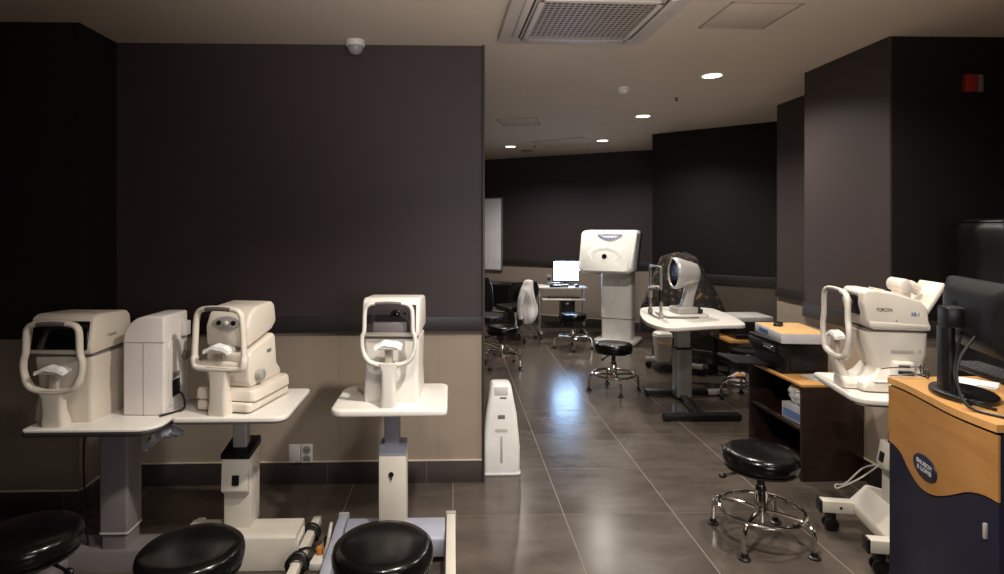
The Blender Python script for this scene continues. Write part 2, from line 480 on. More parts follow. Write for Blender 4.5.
# ---------------------------------------------------------------- ceiling things
cols = {}
def downlight(p, label, group=None):
    t = thing('ceiling_downlight', label, 'ceiling light', (p.x, p.y, HC), 0, group)
    MB().lathe([(0.068, 0.0), (0.068, -0.004), (0.075, -0.006), (0.084, -0.004), (0.086, 0.0)], seg=36).build('trim_ring', white, t)
    MB().lathe([(0.0005, -0.0045), (0.045, -0.0045), (0.0675, -0.003)], seg=36).build('diffuser', lampm, t)
    return t
dl = [(712, 75.5, 'round ceiling downlight nearest the viewer, in front of the grey pier'),
      (643, 116, 'round ceiling downlight second in the row, past the smoke detector'),
      (602.5, 140.5, 'round ceiling downlight above the big white instrument head'),
      (510.5, 146.5, 'round ceiling downlight farthest left, beside the long partition end')]
DLP = []
for px, py, lb in dl:
    p = on(px, py, HC); DLP.append(p); downlight(p, lb, 'recessed ceiling downlights')

# cassette air conditioner
c_fl, c_fr, c_nl = on(497, 43, HC - 0.03), on(640, 45.5, HC - 0.03), on(518, 0, HC - 0.03)
ex = (c_fr - c_fl).normalized(); W = (c_fr - c_fl).length
ang = math.atan2(ex.y, ex.x)
cen = c_fl + ex * W / 2 + Vector((ex.y, -ex.x, 0)) * W / 2
t = thing('ceiling_air_conditioner', 'large white square air conditioner cassette set in the ceiling', 'air conditioner', (cen.x, cen.y, HC), ang)
h = W / 2
MB().slab(rrect(W, W, 0.05, 5), -0.034, -0.001, 0.008).build('panel', mat('aircon_white', (190, 178, 168), 0.45), t)
g = W * 0.315
for k in range(4):
    M = Matrix.Rotation(k * PI / 2, 4, 'Z')
    MB().box((0, h - 0.085, -0.0385), (W * 0.70, 0.036, 0.008), 0.003, M=M).build('louvre_flap', mat('flap_white', (182, 170, 160), 0.45), t)
    MB().box((0, h - 0.112, -0.0352), (W * 0.72, 0.009, 0.003), M=M).build('air_slot', blackm, t)
MB().box((0, 0, -0.0352), (2 * g, 2 * g, 0.0026)).build('grille_backing', mat('grille_dark', (16, 13, 12), 0.9), t)
gm = MB()
n = 18
for i in range(n + 1):
    q = -g + 2 * g * i / n
    gm.box((q, 0, -0.0505), (0.0095, 2 * g, 0.003)); gm.box((0, q, -0.0503), (2 * g, 0.0095, 0.0026))
gm.build('grille', mat('grille_beige', (152, 138, 126), 0.45), t)
fm = MB()
for k in range(4):
    fm.box((0, g + 0.016, -0.045), (2 * g + 0.06, 0.028, 0.016), 0.004, M=Matrix.Rotation(k * PI / 2, 4, 'Z'))
fm.build('grille_frame', mat('aircon_white', (190, 178, 168), 0.45), t)

def hatch(px4, label):
    P = [on(x, y, HC) for x, y in px4]
    ctr = sum(P, Vector()) / 4
    ux = ((P[1] - P[0]) + (P[2] - P[3])) / 2; uy = ((P[3] - P[0]) + (P[2] - P[1])) / 2
    w, d = ux.length, uy.length
    t = thing('ceiling_hatch', label, 'access panel', (ctr.x, ctr.y, HC), math.atan2(ux.y, ux.x), 'ceiling access panels')
    fr = MB()
    for s in (-1, 1):
        fr.box((s * (w / 2 - 0.006), 0, -0.0025), (0.012, d, 0.005), 0.001); fr.box((0, s * (d / 2 - 0.006), -0.0025), (w, 0.012, 0.005), 0.001)
    fr.build('frame', mat('hatch_frame', (166, 151, 135), 0.7), t)
    MB().box((0, 0, -0.0015), (w - 0.03, d - 0.03, 0.003), 0.001).build('panel', hatchm, t)
hatch([(700, 28), (763, 28.5), (806, 3), (730, 1)], 'large square access panel beside the air conditioner cassette')
hatch([(502, 126), (543, 124.5), (534, 117.5), (497, 119)], 'small square access panel in the ceiling near the partition end')
hatch([(545, 148), (598, 143.5), (588, 136.5), (540, 141)], 'wide access panel between the two farthest downlights')

p = on(623, 88, HC)
t = thing('smoke_detector', 'small round white smoke detector on the ceiling', 'smoke detector', (p.x, p.y, HC))
MB().lathe([(0.055, 0), (0.055, -0.014), (0.05, -0.018), (0.001, -0.018)]).build('base', white, t)
MB().lathe([(0.04, -0.018), (0.038, -0.032), (0.028, -0.042), (0.001, -0.044)]).build('sensor', white, t)
for px, py, lb in ((676.5, 97.5, 'tiny dark sprinkler head between the two nearest downlights'), (535, 145.5, 'tiny dark sprinkler head beside the farthest left downlight')):
    p = on(px, py, HC)
    t = thing('sprinkler_head', lb, 'sprinkler', (p.x, p.y, HC))
    MB().lathe([(0.022, 0), (0.022, -0.004), (0.012, -0.006), (0.001, -0.006)], seg=20).build('escutcheon', silver, t)
    MB().lathe([(0.008, -0.006), (0.006, -0.02), (0.015, -0.024), (0.015, -0.027), (0.001, -0.027)], seg=16).build('deflector', mat('dark_bronze', (60, 50, 44), 0.4, metal=0.6), t)
p = on(527, 150.5, HC)
t = thing('ceiling_vent', 'small grey round ceiling vent beside the farthest left downlight', 'vent', (p.x, p.y, HC))  # a round vent in the ceiling
MB().lathe([(0.10, 0), (0.10, -0.006), (0.085, -0.01), (0.001, -0.008)], seg=28).build('rim', mat('vent_grey', (120, 112, 104), 0.6), t)
rr = MB()
for k in range(4): rr.lathe([(0.02 + k * 0.018, -0.008), (0.024 + k * 0.018, -0.013), (0.028 + k * 0.018, -0.008)], seg=28)
rr.build('grille', greyp, t)

# dome camera where the partition meets the ceiling
p = at(355.5, 40, YA - 0.07)
t = thing('dome_camera', 'white dome security camera above the dark partition', 'camera', (p.x, p.y, HC))
MB().lathe([(0.058, 0), (0.058, -0.022), (0.054, -0.03), (0.05, -0.032), (0.001, -0.032)]).build('housing', white, t)
MB().lathe([(0.046, -0.032), (0.044, -0.05), (0.034, -0.068), (0.018, -0.078), (0.001, -0.081)]).build('dome', mat('camera_dome', (150, 148, 150), 0.1), t)

# red sign-like alarm on the right-hand front face
p = at(971, 83, YE - 0.02)
t = thing('fire_alarm', 'small dark red alarm box high on the black pier', 'alarm', (p.x, YE + 0.003, p.z))
MB().box((0, -0.018, 0), (0.075, 0.036, 0.10), 0.008).build('housing', redm, t)
MB().box((0.058, -0.012, 0), (0.035, 0.024, 0.10), 0.005).build('side_unit', mat('alarm_grey', (120, 110, 104), 0.5), t)

# outlet on the partition
p = at(301, 454, YA)
t = thing('wall_outlet', 'white double socket outlet low on the tiled dado under the dark partition', 'outlet', (p.x, YA, p.z))
MB().box((-0.0365, -0.006, 0), (0.07, 0.012, 0.125), 0.004).build('blank_plate', white, t)
MB().box((0.0365, -0.006, 0), (0.07, 0.012, 0.125), 0.004).build('socket_plate', white, t)
for s in (-1, 1):
    m = MB().cyl((0.0365, -0.0115, s * 0.027), (0.0365, -0.0145, s * 0.027), 0.024, seg=24)
    sk = m.build('socket', mat('socket_grey', (150, 146, 140), 0.5), t)
    MB().cyl((0.029, -0.0135, s * 0.027), (0.029, -0.0152, s * 0.027), 0.0042, seg=10).cyl((0.044, -0.0135, s * 0.027), (0.044, -0.0152, s * 0.027), 0.0042, seg=10).build('pin_holes', blackm, sk)

# light from the lamps, plus two added fill spots
def spot(p, power, size=150, blend=0.9, rad=0.05, col=(1.0, 0.93, 0.84), z=None):
    ld = bpy.data.lights.new('downlight_or_fill', 'SPOT'); ld.energy = power; ld.spot_size = R(size); ld.spot_blend = blend
    ld.shadow_soft_size = rad; ld.color = col
    o = bpy.data.objects.new('downlight_or_fill', ld); C.objects.link(o)
    o.location = (p[0], p[1], (HC - 0.03) if z is None else z); o['kind'] = 'helper'
    return o
for p, e in zip(DLP, (130, 130, 115, 125)): spot(p, e)
for x, y, e in ((1.9, 2.65, 110), (1.9, 0.9, 45)): spot((x, y), e)
spot((0.5, 1.7), 215, 134, 0.55)  # added spot without a fitting, brightens the left-hand instruments
spot((-0.1, 1.1), 75, 120, 0.6)  # added fill spot for the floor and the instrument fronts
# soft fill added behind the viewer: one part grazes the ceiling, one reaches the machines
def fill_light(loc, rx, rz, sx, sy, e, spread):
    ad = bpy.data.lights.new('added_fill_light', 'AREA'); ad.shape = 'RECTANGLE'; ad.size = sx; ad.size_y = sy; ad.energy = e; ad.color = (1.0, 0.96, 0.95); ad.spread = R(spread)
    ao = bpy.data.objects.new('added_fill_light', ad); C.objects.link(ao); ao.location = loc; ao.rotation_euler = (R(rx), 0, R(rz)); ao['kind'] = 'helper'
fill_light((0.3, -0.6, 0.8), 90 + 38, -4, 1.0, 0.8, 13.5, 62)
fill_light((1.3, -1.2, 1.7), 90 - 8, 14, 1.2, 0.9, 13, 95)

w = bpy.data.worlds.new('World'); scene.world = w; w.use_nodes = True
w.node_tree.nodes['Background'].inputs[0].default_value = (0.9, 0.95, 1.0, 1); w.node_tree.nodes['Background'].inputs[1].default_value = 0.02

cam = bpy.data.cameras.new('camera'); co = bpy.data.objects.new('camera', cam); C.objects.link(co)
cam.sensor_width = 36; cam.sensor_fit = 'HORIZONTAL'; cam.lens = FPX / 1004 * 36
cam.shift_x = (502 - PX) / 1004; cam.shift_y = -(287 - PY) / 1004; cam.clip_start = 0.05
co.location = (0, 0, HCAM); co.rotation_euler = (PI / 2, 0, -TH)
scene.camera = co
scene.view_settings.view_transform = 'Standard'; scene.view_settings.look = 'None'
scene.view_settings.gamma = 1; scene.view_settings.use_curve_mapping = False
scene.view_settings.exposure = 0.0
# ---------------------------------------------------------------- stools
def stool_parts(t, seat_h=0.448, rs=0.176, rot=PI / 4, ring=True, adj=True):
    """round vinyl stool, local origin on the floor under the seat"""
    z = seat_h
    MB().lathe([(0.001, z - 0.078), (rs - 0.02, z - 0.078), (rs - 0.006, z - 0.073), (rs, z - 0.06), (rs + 0.003, z - 0.035), (rs - 0.002, z - 0.015), (rs - 0.014, z - 0.004), (rs - 0.04, z), (rs * 0.5, z + 0.003), (0.001, z + 0.003)], seg=48).build('seat', vinyl, t, 60)
    MB().lathe([(rs - 0.016, z - 0.09), (rs - 0.008, z - 0.088), (rs - 0.006, z - 0.078), (0.001, z - 0.076), (0.001, z - 0.09)], seg=48).build('seat_rim', blackp, t)
    MB().box((0, 0, z - 0.1), (0.16, 0.12, 0.018), 0.004).cyl((0, 0, z - 0.17), (0, 0, z - 0.095), 0.019, seg=20).build('seat_mount', blackp, t)
    MB().cyl((0, 0, 0.2), (0, 0, z - 0.1), 0.014, seg=18).build('gas_lift', chrome, t)
    MB().lathe([(0.031, 0.1), (0.031, 0.235), (0.026, 0.245), (0.024, 0.262), (0.018, 0.264), (0.0005, 0.264)], seg=24).lathe([(0.0005, 0.098), (0.026, 0.098), (0.031, 0.1)], seg=24).build('column', chrome, t)
    MB().lathe([(0.0255, 0.25), (0.0265, 0.258), (0.022, 0.27), (0.0005, 0.27)], seg=24).build('column_collar', blackp, t)
    if ring:
        MB().tube([(0.195 * math.cos(2 * PI * i / 48), 0.195 * math.sin(2 * PI * i / 48), 0.155) for i in range(48)], 0.0105, 10, closed=True).build('foot_ring', chrome, t)
    lev = MB().tube(catmull([(-0.02, 0.0, z - 0.1), (-0.10, 0.0, z - 0.108), (-0.18, 0.005, z - 0.125)]), 0.006, 8).build('lever', blackp, t)
    MB().ell((-0.19, 0.005, z - 0.127), (0.02, 0.013, 0.013)).build('lever_knob', blackp, lev)
    for k in range(4):
        M = Matrix.Rotation(rot + k * PI / 2, 4, 'Z')
        leg = MB().tube(catmull([(0.025, 0, 0.15), (0.12, 0, 0.155), (0.19, 0, 0.152), (0.222, 0, 0.135), (0.234, 0, 0.1), (0.236, 0, 0.03)], n=5), 0.0115, 10, M=M).build('leg', chrome, t)
        MB().lathe([(0.0005, 0), (0.028, 0), (0.028, 0.007), (0.016, 0.012), (0.0145, 0.03), (0.0005, 0.03)], c=(0.236, 0, 0), seg=18, M=M).build('foot', blackp, leg)

def stool_at(px, py_floor, label, rot_z=0.0, first=None, yaw_leg=0):
    p = on(px, py_floor, 0)
    if first is None:
        t = thing('round_stool', label, 'stool', (p.x, p.y, 0), rot_z, 'round black stools')
        stool_parts(t)
        return t
    return dup(first, (p.x, p.y, 0), rot_z, label, 'round black stools')

stool0 = stool_at(761, 540, 'black round stool standing clear on the tiles between dark shelf cabinet and ivory table base')
def stool_top(px, py_seat, label, rz):      # seats whose feet the picture does not show
    p = on(px, py_seat, 0.451)
    return dup(stool0, (p.x, p.y, 0), rz, label, 'round black stools')
stool_top(383, 541, 'black round stool in the foreground before the blue-grey based table', 0.5)
stool_top(191, 544, 'black round stool in the foreground before the ivory box-column table', 0.9)
stool_top(27, 529, 'black round stool in the dark bottom left corner, cut by the photo edge', 2.9)
stool_at(613.5, 390, 'black round stool in front of the tall white instrument column', PI / 4, stool0)
stool_at(502.5, 366, 'black round stool by the end of the partition, past the white tower unit', 0.1, stool0)
stool_at(573, 348.5, 'black round stool pushed up to the computer cart', 0.65, stool0)

# ---------------------------------------------------------------- instrument builders
def chin_frame(t, w, z0, z1, y, m, r=0.0145, top_r=0.05, stem_w=0.075, stem_to=(0.0, 0.02), band=True, cup=True, low_w=None, square=False):
    """forehead and chin rest frame seen from the patient's side"""
    lw = low_w or w * 0.72
    zc = z0 + (z1 - z0) * 0.36
    hw = w / 2
    top = [(-hw * 0.62, y, z1), (0, y, z1 + 0.005), (hw * 0.62, y, z1), (hw * 0.86, y, z1 - 0.018), (hw * 0.93, y, z1 - 0.055)]
    if square:
        side = [(hw * 0.96, y, (z0 + z1) / 2 + 0.04), (hw * 1.0, y, z0 + 0.075), (hw * 0.99, y, z0 + 0.03), (hw * 0.88, y, z0 + 0.006), (hw * 0.4, y, z0), (0, y, z0)]
    else:
        side = [(hw * 0.95, y, z1 - 0.14), (hw * 1.03, y, zc + 0.03), (hw * 1.0, y, zc - 0.035), (hw * 0.78, y, z0 + 0.024), (hw * 0.35, y, z0 + 0.003), (0, y, z0)]
    half = top[1:] + side
    pts = half + [(-x, yy, z) for x, yy, z in half[-2:0:-1]]
    pth = catmull(pts, True, 5)
    rs = [r * ((1.3 if square else 1.2) if p.z < z0 + 0.06 else 1.0) for p in pth]
    f = MB().tube(pth, rs, 12, closed=True, flat=1.35, up=(0, 1, 0)).build('head_frame', m, t, 60)
    st = MB()
    st.loft([[(p[0], p[1], 0.0) for p in rrect(stem_w * 1.1, 0.075, 0.022, 4, 0, y + stem_to[1])],
             [(p[0], p[1], 0.02) for p in rrect(stem_w * 1.12, 0.078, 0.022, 4, 0, y + stem_to[1])],
             [(p[0], p[1], z0 * 0.45) for p in rrect(stem_w, 0.058, 0.02, 4, 0, y + stem_to[1] * 0.5)],
             [(p[0], p[1], z0 * 0.85) for p in rrect(stem_w * 1.05, 0.05, 0.018, 4, 0, y + 0.004)],
             [(p[0], p[1], z0 + 0.012) for p in rrect(stem_w * 1.5, 0.042, 0.016, 4, 0, y)]])
    st.build('frame_stem', m, t, 50)
    if band:
        b = MB().tube(catmull([(-w * 0.25, y - 0.009, z1 + 0.001), (0, y - 0.011, z1 + 0.005), (w * 0.25, y - 0.009, z1 + 0.001)], n=6), r * 0.8, 10, flat=1.2, up=(0, 1, 0)).build('forehead_pad', pad, f)
    if cup:
        zp = z0 + (z1 - z0) * 0.27
        c = MB().box((0, y + 0.01, (z0 + zp) / 2 + 0.005), (0.04, 0.026, zp - z0 + 0.01), 0.006).build('chin_post', mat('post_cream', (182, 172, 158), 0.45), t)
        MB().slab(rrect(0.125, 0.06, 0.02, 4, 0, y), zp, zp + 0.018, 0.006).build('chin_cup', m, c)
        pp = MB()
        xs = [-0.068 + 0.136 * i / 16 for i in range(17)]
        sag = lambda x: 0.010 * math.cos(x * 46) - 0.004 * math.sin(x * 90 + 1)
        pp.loft([[(x, y - 0.034, zp + 0.012 + sag(x)), (x, y - 0.03, zp + 0.03 + sag(x)), (x, y + 0.03, zp + 0.032 + sag(x * 0.9)), (x, y + 0.033, zp + 0.02 + sag(x))] for x in xs])
        pp.build('chin_paper', paper, c)
        return zp
    return z0

def refractor(t, m, lens, mark=None, w=0.27, waist=1.0, bw=1.0):
    """upright refractometer: flared body, lidded head with a dark window"""
    rg = [(0.0, 0.245, 0.29, 0.02), (0.015, 0.255, 0.30, 0.025), (0.085, 0.25, 0.29, 0.025), (0.15, 0.232, 0.27, 0.025), (0.24, 0.24, 0.275, 0.025), (0.315, 0.255, 0.29, 0.022), (0.335, 0.25, 0.285, 0.02)]
    MB().loft([[(x, y, z) for x, y in rrect((a + (0.252 - a) * (1 - waist)) * bw * w / 0.27, b, c, 4, 0, 0.04)] for z, a, b, c in rg]).build('body', m, t, 40)
    ft = MB()
    for sx in (-1, 1):
        for y in (-0.07, 0.15): ft.cyl((sx * 0.09, y, -0.0), (sx * 0.09, y, 0.008), 0.014, seg=12)
    ft.build('rubber_feet', blackp, t)
    MB().box((0, 0.05, 0.342), (0.25 * w / 0.27, 0.27, 0.014), 0.004).build('head_gap', greyp, t)
    M = Matrix.Translation((0, 0, 0))
    prof = [(-0.125, 0.35), (0.2, 0.362), (0.212, 0.40), (0.195, 0.515), (0.165, 0.54), (-0.07, 0.552), (-0.105, 0.535), (-0.13, 0.40)]
    h = MB().prism(prof, -w * 0.53, w * 0.53, 'x', 0.014, 3).build('head', m, t, 40)
    fy = lambda z: -0.127 + (z - 0.40) * 0.185 - 0.004
    slope = math.atan(0.185)
    MB().box((0, fy(0.45), 0.448), (w * 0.93, 0.012, 0.145), 0.012, 3, rot=(-slope, 0, 0)).build('window', smoke if lens else glassd, h)
    if lens:
        MB().box((0, fy(0.40) - 0.006, 0.405), (w * 0.62, 0.016, 0.055), 0.006, rot=(-slope, 0, 0)).build('window_ledge', mat('ledge_grey', (96, 90, 90), 0.4), h)
        MB().cyl((0.025, fy(0.475) + 0.004, 0.47), (0.025, fy(0.475) - 0.014, 0.468), 0.026, 0.024, seg=28).build('lens_ring', blackp, h)
        MB().ell((0.025, fy(0.475) - 0.013, 0.468), (0.017, 0.005, 0.017)).build('lens', lensm, h)
        MB().cyl((0.075, fy(0.475), 0.475), (0.075, fy(0.475) - 0.008, 0.475), 0.006, seg=12).build('sensor', lensm, h)
    if mark:
        Mx = Matrix.Translation((w * 0.53 + 0.0004, 0.03, 0.43)) @ Matrix.Rotation(PI / 2, 4, 'Z') @ Matrix.Rotation(PI / 2, 4, 'X')
        lettering('lettering', mark, 0.028, darkprint, h, Mx)

# ---------------------------------------------------------------- left table (grey column), with two instruments
K = 0.896                               # size of the desk-top instruments against a 0.27 m wide body
zt1, zt2 = 0.7275, 0.736
L1 = Vector((-1.497, 2.679, 0))
LT = thing('instrument_table', 'dark grey columned table at the left, carrying the upright refractometer and the white rounded case', 'table', tuple(L1), 0.0)
rg1 = rrect(0.545, 0.43, (0.02, 0.09, 0.025, 0.02), 6)
MB().slab(rg1, zt1 - 0.013, zt1, 0.004).build('tabletop', topm, LT)
MB().slab(rrect(0.548, 0.433, (0.02, 0.09, 0.025, 0.02), 6), zt1 - 0.031, zt1 - 0.0132, 0.005).build('tabletop_edge', darkedge, LT)
cx, cy = -1.543 - L1.x, 2.79 - L1.y
MB().loft([[(x, y, z) for x, y in rrect(0.128 * k, 0.13 * k, 0.012, 4, cx, cy)] for z, k in ((0.17, 1), (zt1 - 0.05, 1), (zt1 - 0.031, 1.3))]).build('column', greym, LT)
MB().loft([[(x, y, z) for x, y in rrect(0.132, 0.134, 0.012, 4, cx, cy)] for z in (0.162, 0.17)]).build('column_trim', mat('trim_light', (190, 186, 180), 0.35), LT)
MB().loft([[(x, y, z) for x, y in rrect(0.116, 0.118, 0.012, 4, cx, cy)] for z in (0.06, 0.164)]).build('inner_column', greym, LT)
MB().loft([[(x, y, z) for x, y in rrect(a, b, 0.012, 3, -1.545 - L1.x, cy)] for z, a, b in ((0.0, 0.50, 0.16), (0.078, 0.50, 0.16), (0.09, 0.49, 0.15))]).build('base_beam', greym, LT)
for sx in (-1, 1):
    MB().box((-1.545 - L1.x + sx * 0.22, cy - 0.2, 0.035), (0.06, 0.30, 0.06), 0.01).build('base_leg', greym, LT)
cp = at(86, 440, 2.72) - L1
MB().box((cp.x, cp.y, zt1 - 0.04), (0.05, 0.07, 0.018), 0.004).build('cable_clip', blackp, LT)
MB().tube(catmull([(cp.x + 0.08, cp.y, zt1 - 0.04), (cp.x + 0.02, cp.y, zt1 - 0.06), (cp.x - 0.012, cp.y + 0.01, 0.6), (cp.x - 0.022, cp.y + 0.02, 0.45), (cp.x - 0.018, cp.y + 0.03, 0.25), (cp.x - 0.02, cp.y + 0.06, 0.03), (cp.x, cp.y + 0.09, 0.008), (cp.x + 0.1, cp.y + 0.12, 0.008)]), 0.0045, 8).build('hanging_cord', cable, LT)

A1 = thing('upright_refractometer', 'cream upright eye refractometer with dark window, at the left end of the machines', 'eye instrument', (-1.655, 2.65, zt1), R(-3))
A1.scale = (K, K * 0.95, K * 0.925)
refractor(A1, cream, False, 'Canon', w=0.29, waist=0.8, bw=1.06)
chin_frame(A1, 0.268, 0.175, 0.515, -0.175, cream, r=0.0145, stem_w=0.10, stem_to=(0, 0.025))

cs = thing('instrument_case', 'white rounded instrument case between the left refractometer and the tiered instrument', 'eye instrument', (-1.357, 2.742, zt1), R(-2))
cs.scale = (K, K, K)
w0 = 0.205
def case_prof(w, h, r):
    out = [(-w / 2, 0.0), (w / 2, 0.0), (w / 2, h)]
    for i in range(9):
        a = PI / 2 + 0.5 * PI * i / 8
        out.append((-w / 2 + r + r * math.cos(a), h - r * 1.05 + r * 1.05 * math.sin(a)))
    return out
MB().prism(case_prof(w0, 0.488, 0.115), -0.12, 0.12, 'y', 0.012, 3).build('shell', casem, cs, 40)
MB().box((0, -0.1205, 0.36), (w0 * 0.99, 0.002, 0.003)).box((0.0, -0.1205, 0.18), (0.0025, 0.002, 0.355)).build('seam', mat('seam_grey', (150, 146, 140), 0.6), cs)
MB().prism([(-0.09, 0.03), (0.09, 0.03), (0.09, 0.24), (0.05, 0.33), (0.0, 0.355), (-0.07, 0.355), (-0.09, 0.33)], w0 / 2 - 0.002, w0 / 2 + 0.008, 'x', 0.004, 2).build('rear_cover', mat('cover_cream', (208, 203, 195), 0.42), cs)
MB().box((w0 / 2 + 0.006, -0.02, 0.115), (0.008, 0.075, 0.085), 0.003).build('socket_recess', blackm, cs)
MB().box((w0 / 2 + 0.008, -0.02, 0.18), (0.004, 0.07, 0.028), 0.001).build('rating_plate', mat('plate_grey', (120, 118, 116), 0.5), cs)
MB().box((w0 / 2 + 0.012, 0.07, 0.40), (0.03, 0.06, 0.075), 0.006).build('rear_block', mat('cover_cream', (208, 203, 195), 0.42), cs)
MB().cyl((w0 / 2, 0.06, 0.26), (w0 / 2 + 0.03, 0.06, 0.26), 0.022, seg=20, bev=0.004).build('knob', greyp, cs)
cb = MB().tube(catmull([(0.112, -0.02, 0.10), (0.15, -0.03, 0.075), (0.165, -0.045, 0.02), (0.13, -0.08, 0.0065), (0.09, -0.14, 0.0062)]), 0.0055, 8).build('power_cord', cable)
cb.parent = cs

pb = MB()
rnd = random.Random(3)
rings = []
for k in range(9):
    q = k / 8
    cx, cz = 0.16 * q, 0.04 * math.sin(q * 3) + 0.05 * q
    rr_ = 0.03 * math.sin(PI * (0.12 + 0.8 * q)) + 0.006
    rings.append([(cx + rnd.uniform(-.012, .012), rr_ * math.cos(2 * PI * i / 14) * rnd.uniform(.55, 1.25), cz + rr_ * math.sin(2 * PI * i / 14) * rnd.uniform(.55, 1.25)) for i in range(14)])
pb.loft(rings)
o = pb.build('plastic_wrapping', clearm, None, 15); p = at(152, 440, 2.63); place(o, (p.x - 0.03, p.y, zt1 - 0.135))
tag(o, 'crumpled clear plastic wrapping hanging under the right edge of the dark grey columned table', 'plastic wrap')

# ---------------------------------------------------------------- second table (ivory box column)
L2 = Vector((-0.968, 2.80, 0)); x2, y2 = L2.x, L2.y
T2 = thing('instrument_table', 'white table with an ivory box column and black collar, under the tiered instrument', 'table', tuple(L2), 0.0)
MB().slab(rrect(0.488, 0.457, (0.02, 0.06, 0.025, 0.02), 6), zt2 - 0.022, zt2, 0.006).build('tabletop', topm, T2)
MB().slab(rrect(0.478, 0.447, (0.02, 0.06, 0.025, 0.02), 6), zt2 - 0.031, zt2 - 0.0222, 0.003).build('tabletop_edge', edgem, T2)
cx, cy = -1.002 - x2, 2.83 - y2
MB().loft([[(x, y, z) for x, y in rrect(0.066, 0.06, 0.008, 3, cx, cy)] for z in (0.5, zt2 - 0.031)]).build('inner_column', silverpl, T2)
MB().prism([(cy - 0.088, 0.488), (cy + 0.078, 0.505), (cy + 0.078, 0.545), (cy - 0.088, 0.512)], cx - 0.068, cx + 0.068, 'x', 0.006).build('collar', blackp, T2)
MB().prism([(cy - 0.06, 0.15), (cy + 0.07, 0.15), (cy + 0.075, 0.506), (cy - 0.06, 0.492)], cx - 0.062, cx + 0.062, 'x', 0.006).build('column', offwhite, T2, 40)
fc = MB().prism([(cy - 0.058, 0.315), (cy - 0.097, 0.345), (cy - 0.085, 0.489), (cy - 0.058, 0.491)], cx - 0.062, cx + 0.058, 'x', 0.005).build('control_housing', offwhite, T2)
MB().box((cx + 0.005, cy - 0.0945, 0.395), (0.032, 0.01, 0.046), 0.003, rot=(R(-5), 0, 0)).build('height_switch', blackp, fc)
MB().prism([(-0.11, 0.0), (0.06, 0.0), (0.06, 0.16), (-0.09, 0.16), (-0.108, 0.152)], -0.27, 0.256, 'x', 0.007).build('base_box', offwhite, T2)
MB().box((0.258, -0.02, 0.10), (0.006, 0.12, 0.06), 0.002).build('socket_panel', white, T2)
for k in range(3):
    MB().cyl((0.260, -0.058 + k * 0.038, 0.1), (0.263, -0.058 + k * 0.038, 0.1), 0.015, seg=18).build('socket', mat('socket_grey', (150, 146, 140), 0.5), T2)
for x_ in (-0.285, 0.288):
    lg = MB().box((x_, -0.12, 0.085), (0.04, 0.62, 0.042), 0.006).build('base_leg', offwhite, T2)
    for yy in (-0.40, 0.16):
        MB().cyl((x_ - 0.014, yy, 0.031), (x_ + 0.014, yy, 0.031), 0.031, seg=20, bev=0.005).box((x_, yy, 0.055), (0.036, 0.03, 0.03), 0.005).build('caster', blackp, lg)
MB().box((0.268, -0.02, 0.05), (0.03, 0.06, 0.03), 0.003).build('leg_bracket', offwhite, T2)
# cables wound on the right leg
def coil(name, c, r, n, span, axis='y', th=0.006, seed=1):
    rn = random.Random(seed); pts = []
    for i in range(n * 16):
        a = 2 * PI * i / 16; q = i / (n * 16)
        rr = r * (1 + 0.12 * math.sin(a * 0.37 + seed)) 
        pts.append((c[0] + rr * math.cos(a), c[1] + (q - 0.5) * span + 0.01 * math.sin(a * 0.5), c[2] + rr * 0.92 * math.sin(a)))
    return MB().tube(pts, th, 7).build(name, cable)
coil('coiled_cord', (0.288, -0.20, 0.087), 0.042, 5, 0.07).parent = T2
coil('coiled_cord', (0.288, 0.06, 0.087), 0.036, 3, 0.05, seed=4).parent = T2
MB().tube(catmull([(0.288, -0.17, 0.13), (0.31, -0.1, 0.10), (0.325, 0.0, 0.03), (0.325, 0.05, 0.008), (0.33, 0.1, 0.02)]), 0.006, 7).build('loose_cord', cable, T2)
ps = thing('power_strip', 'white power strip with plugs on the floor between the two white tables', 'power strip', (-0.605, 2.78, 0), R(-6))
MB().box((0, 0, 0.02), (0.075, 0.2, 0.036), 0.006).build('body', white, ps)
MB().box((0.005, 0.05, 0.062), (0.034, 0.04, 0.05), 0.008).build('plug', blackp, ps)
MB().box((-0.012, -0.02, 0.055), (0.026, 0.03, 0.036), 0.006).build('plug', amber, ps)
MB().tube(catmull([(0.005, 0.05, 0.08), (0.015, 0.06, 0.13), (0.025, 0.03, 0.15), (0.03, -0.02, 0.11), (0.02, -0.05, 0.04)]), 0.008, 8).build('plug_cord', wcable, ps)

# tiered instrument
A2 = thing('tiered_refractometer', 'ivory tiered eye instrument with silver sensor face and side knob, on the box-column table', 'eye instrument', (-0.988, 2.76, zt2), R(-13))
A2.scale = (K, K, K)
m = cream2
MB().slab(rrect(0.30, 0.39, 0.025, 5, 0.0, 0.05), 0.008, 0.055, 0.012).build('base', m, A2)
ft = MB()
for sx in (-1, 1):
    for y in (-0.1, 0.18): ft.cyl((sx * 0.1, y, 0), (sx * 0.1, y, 0.012), 0.018, seg=14)
ft.box((0, 0.04, 0.008), (0.23, 0.33, 0.006)).build('rubber_feet', blackp, A2)
MB().loft([[(x, y, z) for x, y in rrect(a, b, 0.03, 4, 0, c)] for z, a, b, c in ((0.058, 0.315, 0.35, 0.05), (0.062, 0.33, 0.365, 0.05), (0.105, 0.325, 0.36, 0.05), (0.115, 0.31, 0.345, 0.05))]).build('carriage', m, A2, 40)
MB().prism([(-0.08, 0.115), (0.205, 0.115), (0.205, 0.15), (0.165, 0.19), (0.15, 0.335), (0.13, 0.355), (-0.085, 0.30), (-0.105, 0.28), (-0.10, 0.14)], -0.12, 0.12, 'x', 0.018, 3).build('body', m, A2, 40)
